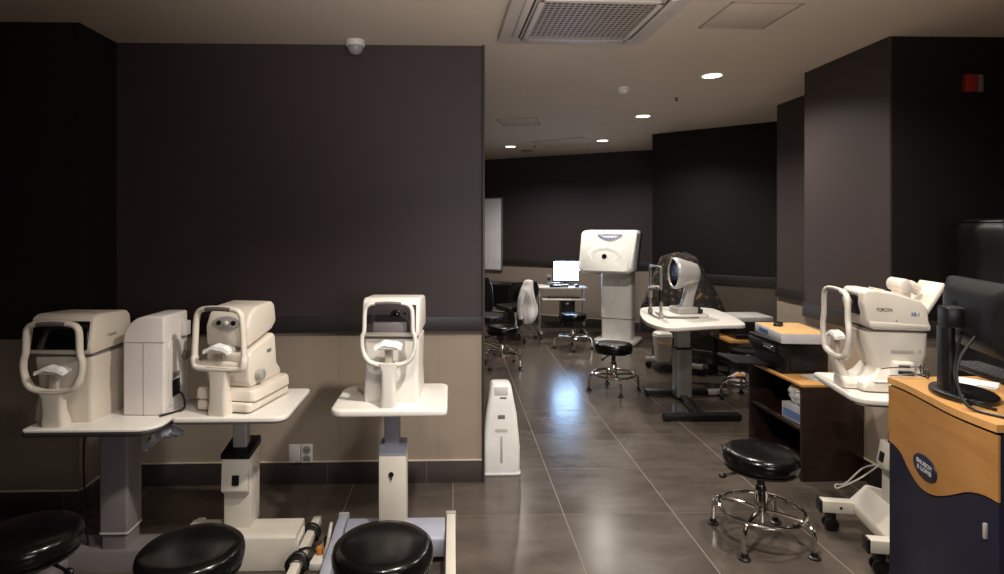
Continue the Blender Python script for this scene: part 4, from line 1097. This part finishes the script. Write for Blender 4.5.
for k in range(8):
    z = 0.005 + 0.10 * k / 7; rr_ = 0.15 * (1 - (k / 7) ** 2 * 0.75)
    rings.append([(rr_ * math.cos(a) * rn.uniform(.82, 1.12), rr_ * 0.65 * math.sin(a) * rn.uniform(.82, 1.12), z + rn.uniform(-.004, .012)) for a in [2 * PI * i / 18 for i in range(18)]])
bg = MB().loft(rings).build('plastic_bag', mat('bag_white', (196, 190, 184), 0.35), None, 12); place(bg, (q.x - 0.07, q.y - 0.26, 0), 0.0)
tag(bg, 'crumpled white plastic bag on the floor by the low tan topped table', 'bag')
MB().ell((-0.03, -0.04, 0.085), (0.05, 0.035, 0.03)).build('contents', mat('bag_orange', (196, 128, 66), 0.6), bg)

st_ = dup(stool0, (2.645, 5.2, 0), 0.6, 'black round stool tucked behind the dark shelf cabinet, only partly showing', 'round black stools')
# ---------------------------------------------------------------- dark shelf cabinet along the pier
k0 = on(802, 482, 0)
xw, yd, zk = XE - 0.017, 0.65, 0.575
x0 = k0.x; y0 = k0.y
kw = xw - x0
KC = thing('shelf_cabinet', 'dark wood open shelf cabinet standing along the grey pier', 'cabinet', ((x0 + xw) / 2, y0 + yd / 2, 0), 0.0)
MB().box((0, -yd / 2 + 0.011, zk / 2), (kw, 0.022, zk), 0.002).build('end_panel', darkwood, KC)
MB().box((0, yd / 2 - 0.011, zk / 2), (kw, 0.022, zk), 0.002).build('end_panel', darkwood, KC)
MB().box((kw / 2 - 0.008, 0, zk / 2), (0.012, yd - 0.044, zk - 0.01), 0.001).build('back_panel', darkwood, KC)
MB().box((-0.0, 0, zk + 0.009), (kw + 0.006, yd, 0.018), 0.003).build('top_board', oaktop, KC)
MB().box((-0.008, 0, 0.31), (kw - 0.02, yd - 0.046, 0.02), 0.001).build('shelf', darkwood, KC)
MB().box((-0.008, 0, 0.05), (kw - 0.02, yd - 0.046, 0.02), 0.001).build('bottom_board', darkwood, KC)
MB().box((-kw / 2 + 0.03, 0, 0.02), (0.012, yd - 0.046, 0.04), 0.001).build('plinth', darkwood, KC)

q = on(797, 425, 0.32)
TB = thing('tissue_box', 'blue and white tissue box on the shelf of the dark cabinet', 'tissue box', (x0 + 0.09, y0 + 0.15, 0.3205), R(4))
MB().box((0, 0, 0.05), (0.12, 0.23, 0.10), 0.003).build('carton', cardw, TB)
MB().box((-0.0605, 0, 0.04), (0.0015, 0.2, 0.05)).box((0, -0.1155, 0.04), (0.1, 0.0015, 0.05)).build('printed_band', mat('band_blue', (110, 140, 190), 0.5), TB)
rn = random.Random(21); rings = []
for k in range(9):
    qq = k / 8; z = 0.10 + 0.12 * qq; rr_ = 0.03 + 0.05 * math.sin(PI * (0.1 + 0.65 * qq))
    rings.append([(rr_ * 0.7 * math.cos(a) * rn.uniform(.7, 1.2) - 0.02 * qq, rr_ * 1.2 * math.sin(a) * rn.uniform(.75, 1.2) - 0.01 * qq, z + rn.uniform(-.01, .012)) for a in [2 * PI * i / 16 for i in range(16)]])
MB().loft(rings).build('tissue', paper, TB, 12)

# black printer on top, carton on the printer
PRx, PRy = x0 + 0.165, y0 + 0.455
PR = thing('printer', 'black printer on the dark shelf cabinet, under the open tan carton', 'printer', (PRx, PRy, zk + 0.018), 0.0)
PR.scale = (1, 1, 0.84)
pw, pd = 0.33, 0.40
MB().prism([(-pw / 2 + 0.02, 0.0), (pw / 2, 0.0), (pw / 2, 0.225), (-pw / 2, 0.225), (-pw / 2, 0.16), (-pw / 2 + 0.045, 0.12), (-pw / 2 + 0.045, 0.03)], -pd / 2, pd / 2, 'y', 0.008).build('body', blackp, PR)
MB().slab(rrect(pw, pd, 0.02, 4), 0.228, 0.25, 0.006).build('lid', blackp, PR)
MB().box((-pw / 2 - 0.005, -0.09, 0.185), (0.02, 0.13, 0.045), 0.004, rot=(0, R(-18), 0)).build('control_panel', smoke, PR)
bt = MB()
for i in range(3): bt.cyl((-pw / 2 - 0.014, -0.12 + i * 0.03, 0.187), (-pw / 2 - 0.019, -0.12 + i * 0.03, 0.189), 0.008, seg=12)
bt.build('buttons', silverpl, PR)
MB().box((-pw / 2 - 0.10, 0.06, 0.045), (0.27, 0.28, 0.014), 0.004, rot=(0, R(6), 0)).build('output_tray', blackp, PR)
MB().box((0.02, -pd / 2 - 0.004, 0.09), (0.22, 0.008, 0.13), 0.003).build('side_cover', blackm, PR)

CB = thing('cardboard_box', 'tan topped flat carton with white printed sides on the black printer', 'box', (PRx + 0.0, PRy - 0.05, zk + 0.2285), R(-8))
bw, bd, bh = 0.30, 0.46, 0.062
cm = MB().box((0, 0, bh / 2), (bw, bd, bh), 0.002).build('carton', mat('carton_white', (198, 196, 200), 0.6), CB)
MB().box((0, 0, bh + 0.001), (bw - 0.006, bd - 0.006, 0.003), 0.001).build('top_flap', cardb, CB)
MB().box((-bw / 2 - 0.0006, 0.07, bh / 2), (0.0012, 0.16, 0.03)).build('printed_mark', bluem, CB)
bi = MB().slab(rrect(0.055, 0.11, 0.02, 4), 0, 0.02, 0.006).build('small_black_case', blackp); place(bi, (PRx - 0.03, PRy + 0.05, zk + 0.2285 + bh + 0.0027), R(-35)); tag(bi, 'small black case lying on the tan topped carton', 'case')
pp = MB()
for i in range(5): pp.box((0.002 * i, 0.003 * (i % 2), 0.001 + i * 0.0016), (0.15, 0.20, 0.0014), rot=(0, 0, 0.05 * (i % 3)))
pp = pp.build('paper_sheets', mat('sheet_white', (190, 186, 180), 0.7)); place(pp, (x0 + 0.20, y0 + 0.12, zk + 0.0185), R(12)); tag(pp, 'loose paper sheets on the tan top of the dark shelf cabinet, before the printer', 'paper')

# ---------------------------------------------------------------- right-hand instrument table
ztr = 0.75
Pb, Pf = on(812, 371.5, ztr), on(857, 399, ztr)
u = (Pf - Pb).normalized(); v = Vector((-u.y, u.x, 0))
if v.x < 0: v = -v
dep, wid = (Pf - Pb).length, 0.60
ctr = (Pb + Pf) / 2 + v * wid / 2
# local axes: -y toward the patient (-v), x along u
rzR = math.atan2(u.y, u.x)
TR = thing('instrument_table', 'white table with an ivory wheeled base, standing behind the oak and navy cabinet', 'table', (ctr.x, ctr.y, 0), rzR)
MB().slab(rrect(dep, wid, (0.03, 0.09, 0.03, 0.03), 6), ztr - 0.03, ztr, 0.009).build('tabletop', topm, TR)
MB().slab(rrect(dep - 0.03, wid - 0.03, 0.04, 5), ztr - 0.038, ztr - 0.0302, 0.002).build('tabletop_edge', edgem, TR)
iv = offwhite
def RL(px, py, z):          # room point -> this table's own axes
    p = on(px, py, z) - Vector((ctr.x, ctr.y, 0)); p = Matrix.Rotation(-rzR, 3, 'Z') @ p; return p
l1, l2 = RL(826, 529, 0.0), RL(874, 572, 0.0)
yb = max(l1.y, l2.y)
for l in (l1, l2):
    lg = MB().box((l.x, l.y + 0.20, 0.125), (0.055, 0.46, 0.06), 0.006).build('base_leg', iv, TR)
    MB().box((l.x, l.y - 0.032, 0.125), (0.058, 0.012, 0.064), 0.003).build('end_cap', blackp, lg)
    for dy in (0.02, 0.38):
        MB().cyl((l.x - 0.026, l.y + dy, 0.034), (l.x - 0.006, l.y + dy, 0.034), 0.034, seg=20, bev=0.005).cyl((l.x + 0.006, l.y + dy, 0.034), (l.x + 0.026, l.y + dy, 0.034), 0.034, seg=20, bev=0.005).box((l.x, l.y + dy, 0.07), (0.045, 0.045, 0.05), 0.008).build('caster', blackp, lg)
    MB().cyl((l.x, l.y + 0.06, 0.125), (l.x + 0.03, l.y + 0.06, 0.125), 0.007, seg=10).build('screw', blackm, lg)
bc = (l1 + l2) / 2
MB().prism([(bc.y + 0.09, 0.10), (bc.y + 0.36, 0.10), (bc.y + 0.33, 0.20), (bc.y + 0.17, 0.235), (bc.y + 0.09, 0.15)], l1.x - 0.03, l2.x + 0.03, 'x', 0.008).build('base_beam', iv, TR)
cy_ = bc.y + 0.25
MB().loft([[(x, y, z) for x, y in rrect(0.14, 0.15, 0.012, 3, bc.x, cy_)] for z in (0.2, 0.52)]).build('column', iv, TR)
MB().loft([[(x, y, z) for x, y in rrect(0.085, 0.09, 0.01, 3, bc.x, cy_)] for z in (0.5, ztr - 0.036)]).build('inner_column', silverpl, TR)
hs = MB().box((bc.x + 0.01, cy_ - 0.085, 0.47), (0.10, 0.04, 0.12), 0.008, rot=(R(-10), 0, 0)).build('control_housing', iv, TR)
MB().box((bc.x + 0.01, cy_ - 0.108, 0.46), (0.035, 0.012, 0.045), 0.003, rot=(R(-10), 0, 0)).build('height_switch', blackp, hs)
MB().tube(catmull([(bc.x + 0.03, cy_ - 0.02, ztr - 0.04), (bc.x + 0.03, cy_ - 0.07, 0.66), (bc.x + 0.012, cy_ - 0.075, 0.58), (bc.x + 0.01, cy_ - 0.075, 0.53)]), 0.007, 8).build('power_cord', cable, TR)
q = on(836, 489, 0.0)
o = MB().tube(catmull([(0, 0.17, 0.16), (-0.01, 0.09, 0.13), (-0.02, 0.0, 0.03), (-0.05, -0.04, 0.006), (0.0, -0.05, 0.006), (0.02, 0.06, 0.08), (0.02, 0.17, 0.17)]), 0.005, 7).build('white_cord', wcable); place(o, RL(836, 489, 0.0) + Vector((0.0, 0.06, 0))); o.parent = TR

# ---------------------------------------------------------------- its instrument (side view, touch screen at the back)
off = RL(885, 378, ztr)
A5p = Vector((ctr.x, ctr.y, 0)) + u * 0.02 - v * 0.085
K5 = 0.86
A5 = thing('screen_refractometer', 'large cream eye instrument with a tilted screen panel, behind the oak cabinet', 'eye instrument', (A5p.x, A5p.y, ztr), rzR)
A5.scale = (K5, 0.70, 0.95)
m = mat('cream_light', (222, 214, 202), 0.36, var=0.02)
ft = MB()
for sx in (-1, 1):
    for y in (-0.12, 0.17): ft.cyl((sx * 0.10, y, 0), (sx * 0.10, y, 0.012), 0.018, seg=14)
ft.build('rubber_feet', blackp, A5)
MB().loft([[(x, y, z) for x, y in rrect(a, b, 0.04, 5, 0, c)] for z, a, b, c in ((0.008, 0.285, 0.43, 0.02), (0.02, 0.295, 0.44, 0.02), (0.045, 0.285, 0.43, 0.02), (0.075, 0.25, 0.36, 0.045), (0.12, 0.225, 0.31, 0.06))]).build('base', m, A5, 40)
MB().prism([(-0.02, 0.045), (0.13, 0.045), (0.12, 0.165), (0.0, 0.165)], 0.10, 0.160, 'x', 0.01, 3).build('printer_housing', m, A5)
MB().box((0.1605, 0.055, 0.145), (0.004, 0.07, 0.012), 0.001).build('printer_slot', blackm, A5)
MB().box((0.125, -0.075, 0.064), (0.05, 0.10, 0.006), 0.002, rot=(0, R(12), 0)).build('control_pad', mat('pad_white', (226, 222, 214), 0.3), A5)
MB().loft([[(x, y, z) for x, y in rrect(a, b, 0.045, 5, 0, c)] for z, a, b, c in ((0.11, 0.21, 0.30, 0.06), (0.16, 0.225, 0.33, 0.06), (0.20, 0.245, 0.365, 0.05), (0.27, 0.25, 0.40, 0.035), (0.308, 0.255, 0.41, 0.03))]).build('body', m, A5, 40)
MB().loft([[(x, y, z) for x, y in rrect(a, b, 0.04, 5, 0, c)] for z, a, b, c in ((0.308, 0.235, 0.38, 0.03), (0.318, 0.235, 0.38, 0.03))]).build('body_gap', mat('gap_shadow', (120, 112, 102), 0.6), A5)
hd = MB().prism([(-0.13, 0.322), (0.235, 0.322), (0.24, 0.345), (0.225, 0.365), (0.215, 0.44), (0.17, 0.475), (0.02, 0.51), (-0.10, 0.525), (-0.165, 0.525), (-0.185, 0.51), (-0.19, 0.45), (-0.165, 0.37)], -0.135, 0.135, 'x', 0.028, 4).build('head', m, A5, 40)
MB().box((0, -0.178, 0.445), (0.15, 0.05, 0.115), 0.02, 3, rot=(R(8), 0, 0)).build('measuring_window', blackp, hd)
MB().cyl((0, -0.19, 0.445), (0, -0.212, 0.445), 0.036, 0.032, seg=24).build('lens_ring', greyp, hd)
MB().ell((0, -0.211, 0.445), (0.024, 0.006, 0.024)).build('lens', lensm, hd)
rb = MB()
for k in range(3): rb.box((0, -0.03 + k * 0.055, 0.522 - k * 0.0125), (0.16, 0.012, 0.006), 0.002, rot=(R(-12), 0, 0))
rb.build('top_ribs', m, hd)
fr = MB().prism([(-0.14, 0.335), (0.21, 0.335), (0.215, 0.35), (-0.15, 0.365)], 0.134, 0.139, 'x', 0.002).build('side_fairing', m, hd)
Mx = lambda y, z: Matrix.Translation((0.1352, y, z)) @ Matrix.Rotation(PI / 2, 4, 'Z') @ Matrix.Rotation(PI / 2, 4, 'X')
lettering('lettering', 'TOPCON', 0.024, darkprint, hd, Mx(-0.055, 0.425), bold=0.0006)
lettering('model_lettering', 'KR-1', 0.026, bluem, hd, Mx(0.14, 0.405), bold=0.0008)
MB().cyl((0.1345, 0.02, 0.372), (0.1365, 0.02, 0.372), 0.005, seg=10).build('screw', greyp, hd)
MB().box((0.128, 0.06, 0.215), (0.0025, 0.14, 0.012)).cyl((0.126, 0.17, 0.22), (0.1285, 0.17, 0.22), 0.008, seg=12).build('body_marking', mat('mark_grey', (170, 162, 150), 0.5), A5)
# touch screen on a fat hinge
hg = MB().cyl((-0.085, 0.115, 0.545), (0.085, 0.115, 0.545), 0.036, seg=28, bev=0.01).box((0, 0.13, 0.50), (0.12, 0.07, 0.07), 0.015).build('screen_hinge', m, A5)
sp_ = MB()
Ms = Matrix.Translation((0.0, 0.262, 0.465)) @ Matrix.Rotation(R(-38), 4, 'X')
sp_.box((0, 0, 0), (0.235, 0.03, 0.24), 0.01, 3, M=Ms).build('screen_panel', m, A5)
MB().box((0, 0.0155, 0), (0.20, 0.003, 0.19), M=Ms).build('screen', glassd, A5)
MB().tube(catmull([(0, 0.13, 0.53), (0, 0.19, 0.54), (0, 0.24, 0.515)]), 0.03, 10).build('screen_arm', m, A5)
# chin rest
chin_frame(A5, 0.34, 0.16, 0.51, -0.30, m, r=0.0145, stem_w=0.09, stem_to=(0, 0.07))
MB().loft([[(x, y, z) for x, y in rrect(a, b, 0.03, 4, 0, c)] for z, a, b, c in ((0.006, 0.16, 0.13, -0.22), (0.03, 0.16, 0.13, -0.22), (0.06, 0.10, 0.08, -0.255))]).build('frame_foot', m, A5)

# ---------------------------------------------------------------- oak and navy instrument cabinet
zc = 0.95
fpts = [on(x, y, zc) for x, y in ((888.5, 377), (902, 382.2), (914.5, 388), (933, 397.5), (952, 407), (975, 416.5), (998, 425))]
curve = catmull(fpts, False, 10)
base = sum(curve, Vector()) / len(curve); base = Vector((base.x + 0.28, base.y, 0))
CK = thing('instrument_cabinet', 'oak and navy cabinet with curved front and oval emblem at the right edge', 'cabinet', tuple(base), 0.0)
loc = [(p.x - base.x, p.y - base.y) for p in curve]
n = len(loc)
def normal(i):
    a = Vector(loc[max(0, i - 1)]); b = Vector(loc[min(n - 1, i + 1)]); d = (b - a).normalized()
    nn = Vector((d.y, -d.x)); return nn if nn.x < 0 else -nn
def off_(d): return [tuple(Vector(loc[i]) + normal(i) * d) for i in range(n)]
def px_of(p):
    x, y = p[0] + base.x, p[1] + base.y
    uu = x * math.cos(TH) - y * math.sin(TH); vv = x * math.sin(TH) + y * math.cos(TH)
    return PX + FPX * uu / vv, vv
back_far = Vector((loc[0][0] + 0.62, loc[0][1])); back_near = Vector((loc[-1][0] + 0.72, loc[-1][1]))
# top slab
ring = off_(0.004) + [tuple(back_near), tuple(back_far)]
MB().loft([[(x, y, z) for x, y in ring] for z in (zc - 0.024, zc)]).build('top_board', oaktop, CK)
# navy carcass
ring2 = off_(-0.0095) + [tuple(back_near - Vector((0.02, 0))), tuple(back_far - Vector((0.02, 0)))]
MB().loft([[(x, y, z) for x, y in ring2] for z in (0.06, zc - 0.032)]).build('carcass', navy, CK)
MB().loft([[(x, y, z) for x, y in off_(-0.05) + [tuple(back_near - Vector((0.05, 0))), tuple(back_far - Vector((0.05, 0)))]] for z in (0.0, 0.06)]).build('plinth', blackm, CK)
# wavy oak front
wv = [(888.5, 440), (899.6, 451), (909, 470), (920, 487), (933, 495), (948, 495.3), (967, 492), (983.5, 495), (998, 503)]
wvc = catmull([(a_, b_, 0) for a_, b_ in wv], False, 10)
def wave(px):
    for p_, q_ in zip(wvc[:-1], wvc[1:]):
        if px <= q_.x: return p_.y + (q_.y - p_.y) * max(0, (px - p_.x) / (q_.x - p_.x))
    return wvc[-1].y
outer, inner = off_(0.0), off_(-0.008)
zlo = []
for p in outer:
    x_, vv = px_of(p); zlo.append(HCAM - (wave(x_) - PY) * vv / FPX)
zhi = zc - 0.034
rings = [[(outer[i][0], outer[i][1], zlo[i]), (outer[i][0], outer[i][1], zhi), (inner[i][0], inner[i][1], zhi), (inner[i][0], inner[i][1], zlo[i])] for i in range(n)]
MB().loft(rings).build('oak_front', oak, CK, 25)
dl_, dn = off_(-0.004), off_(-0.009)
rings = [[(dl_[i][0], dl_[i][1], 0.07), (dl_[i][0], dl_[i][1], zlo[i] - 0.006), (dn[i][0], dn[i][1], zlo[i] - 0.006), (dn[i][0], dn[i][1], 0.07)] for i in range(n)]
dr = MB().loft(rings).build('navy_door', navy, CK, 25)
# emblem
def on_front(px, py, d=0.001):
    best = min(range(n), key=lambda i: abs(px_of(outer[i])[0] - px))
    i = best; x_, vv = px_of(outer[i])
    return i, Vector((outer[i][0], outer[i][1], HCAM - (py - PY) * vv / FPX)), normal(i)
i, P, nn = on_front(924.5, 467.5)
zax = Vector((nn.x, nn.y, 0)); up = Vector((0, 0, 1)); xax = up.cross(zax).normalized()
Me = Matrix(((xax.x, up.x, zax.x, P.x + nn.x * 0.001), (xax.y, up.y, zax.y, P.y + nn.y * 0.001), (xax.z, up.z, zax.z, P.z), (0, 0, 0, 1)))
sE = FPX / px_of(outer[i])[1]
fore = abs(Vector((P.x + base.x, P.y + base.y)).normalized().dot(Vector((nn.x, nn.y))))
ew, eh = 18.5 / sE / max(0.35, fore), 24.0 / sE
em = MB().slab([(ew / 2 * math.cos(2 * PI * k / 40), eh / 2 * math.sin(2 * PI * k / 40)) for k in range(40)], -0.004, 0.003, 0.0015, M=Me).build('emblem', badge, CK)
for row, txt in ((1, 'BAUSCH'), (-1, '& LOMB')):
    lettering('emblem_lettering', txt, eh * 0.25, silverprint, em, Me @ Matrix.Translation((0, row * eh * 0.125, 0.0034)), sx=ew / eh * 0.68, bold=0.0004)
i, P, nn = on_front(984.5, 531)
MB().box((P.x - 0.008 * 0, P.y, P.z), (0.012, 0.010, 0.05), 0.003).build('door_pull', silverpl, dr)
# ---------------------------------------------------------------- things on the oak cabinet
mb_ = on(963, 396, zc)
MO = thing('computer_monitor', 'black monitor seen from behind, on the oak topped cabinet', 'monitor', (mb_.x, mb_.y, zc), R(70))
# local: screen faces -y (away from the viewer), back is +y
MB().slab([(0.135 * math.cos(2 * PI * k / 36), 0.095 * math.sin(2 * PI * k / 36)) for k in range(36)], 0.0, 0.022, 0.008).build('stand_base', blackp, MO)
MB().loft([[(x, y, z) for x, y in rrect(a, b, 0.02, 4, 0.0, c)] for z, a, b, c in ((0.02, 0.085, 0.05, 0.045), (0.12, 0.078, 0.042, 0.05), (0.25, 0.075, 0.04, 0.052))]).build('stand_neck', blackp, MO, 50)
MB().box((0, 0.02, 0.285), (0.085, 0.09, 0.075), 0.01).build('stand_bracket', blackp, MO)
bx_ = []
zc0, zc1 = 0.19, 0.425
for y, w_, h_, r_ in ((-0.045, 0.485, 0.285, 0.02), (-0.03, 0.49, 0.29, 0.022), (-0.012, 0.485, 0.285, 0.03), (0.01, 0.42, 0.22, 0.05), (0.022, 0.32, 0.16, 0.05)):
    bx_.append([(x, y, (zc0 + zc1) / 2 - 0.005 + z) for x, z in rrect(w_, h_ * 0.86, r_, 5)])
Mm = Matrix.Translation((-0.045, -0.01, -0.005))
MB().loft(bx_, M=Mm).build('display_shell', mat('shell_black', (14, 13, 14), 0.5, spec=0.35), MO, 40)
MB().box((-0.045, -0.0555, 0.30), (0.455, 0.002, 0.215)).build('screen', glassd, MO)
MB().lathe([(0.001, 0.0), (0.03, 0.0), (0.034, 0.004), (0.034, 0.008)], seg=28, M=Matrix.Translation((0.03, 0.004, 0.31)) @ Matrix.Rotation(-PI / 2, 4, 'X')).build('mount_cap', blackp, MO)
for k, (xx, dd) in enumerate(((-0.02, 0.0), (-0.12, 0.03))):
    MB().tube(catmull([(xx, 0.012, 0.235), (xx - 0.01, 0.03 + dd, 0.16), (xx - 0.03, 0.045 + dd, 0.08), (xx - 0.08, 0.03 + dd, 0.012), (xx - 0.16, -0.02, 0.006)]), 0.005, 8).build('cord', cable, MO)

kp = on(990, 378, zc)
KY = thing('keyboard', 'dark keyboard on the oak topped cabinet behind the black monitor', 'keyboard', (kp.x + 0.04, kp.y + 0.01, zc), R(82))
MB().box((0, 0, 0.01), (0.42, 0.14, 0.018), 0.005).build('tray', blackp, KY)
km = MB()
for r_ in range(5):
    for c_ in range(14): km.box((-0.19 + c_ * 0.0285, -0.05 + r_ * 0.025, 0.021), (0.024, 0.02, 0.006), 0.001, 1)
km.build('keys', mat('key_grey', (54, 52, 54), 0.5), KY)
pp = MB()
for i in range(4): pp.box((0.003 * i, 0.002 * (i % 2), 0.001 + i * 0.0016), (0.10, 0.15, 0.0014), rot=(0, 0, 0.06 * (i % 3)))
q = on(972, 385, zc)
pp = pp.build('paper_sheets', paper); place(pp, (q.x + 0.02, q.y + 0.02, zc + 0.0002), R(40)); tag(pp, 'small white paper sheets on the oak top beside the black monitor base', 'paper')
q = on(928, 378.5, zc)
t = thing('eyeglasses', 'black eyeglasses lying on the far corner of the oak top', 'eyeglasses', (q.x + 0.01, q.y + 0.03, zc), R(65))
for s in (-1, 1):
    MB().tube([(s * 0.034 + 0.025 * math.cos(2 * PI * i / 20), 0, 0.02 + 0.018 * math.sin(2 * PI * i / 20)) for i in range(20)], 0.0026, 6, closed=True).build('rim', blackp, t)
    MB().tube(catmull([(s * 0.06, 0, 0.026), (s * 0.066, 0.03, 0.022), (s * 0.066, 0.10, 0.012), (s * 0.064, 0.135, 0.004)]), 0.0024, 6).build('temple', blackp, t)
MB().tube(catmull([(-0.01, 0, 0.024), (0, 0, 0.028), (0.01, 0, 0.024)]), 0.0024, 6).build('bridge', blackp, t)
q = on(905, 374, zc)
t = thing('black_adapter', 'small flat black adapter on the oak top left of the eyeglasses', 'adapter', (q.x - 0.01, q.y - 0.02, zc), R(-10))
MB().box((0, 0, 0.008), (0.05, 0.03, 0.016), 0.004).build('body', blackp, t)
MB().tube(catmull([(0.025, 0, 0.008), (0.04, 0.0, 0.004), (0.05, -0.02, 0.004), (0.055, -0.04, 0.004)]), 0.003, 6).build('lead', cable, t)

# ---------------------------------------------------------------- tall padded black case in the corner
TC = thing('padded_case', 'tall black padded leatherette case in the corner behind the black monitor', 'case', (2.985, 2.99, 0), R(-6))
def pring(z, w, d, sd):
    rn = random.Random(sd)
    return [(x * (1 + 0.012 * rn.uniform(-1, 1)), y * (1 + 0.012 * rn.uniform(-1, 1)), z) for x, y in rrect(w, d, 0.045, 6)]
zs = [0.06 + 1.48 * k / 22 for k in range(23)]
rings = [pring(0.03, 0.44, 0.34, 99)] + [pring(z, 0.46 + 0.012 * math.sin(z * 17), 0.36 + 0.010 * math.sin(z * 17), int(z * 100)) for z in zs] + [pring(1.575, 0.44, 0.34, 7), pring(1.60, 0.39, 0.29, 8)]
MB().loft(rings).build('padded_body', leath, TC, 60)
sm = MB()
for sx in (-1, 1):
    sm.tube([(sx * 0.222, -0.172, 0.06 + 1.5 * k / 10) for k in range(11)], 0.006, 8)
sm.tube([(p[0], p[1], 1.585) for p in rrect(0.43, 0.33, 0.045, 5)], 0.006, 8, closed=True)
sm.build('piping', blackp, TC)
ft = MB()
for sx in (-1, 1):
    for sy in (-1, 1): ft.cyl((sx * 0.17, sy * 0.12, 0), (sx * 0.17, sy * 0.12, 0.04), 0.025, seg=14)
ft.build('rubber_feet', blackp, TC)
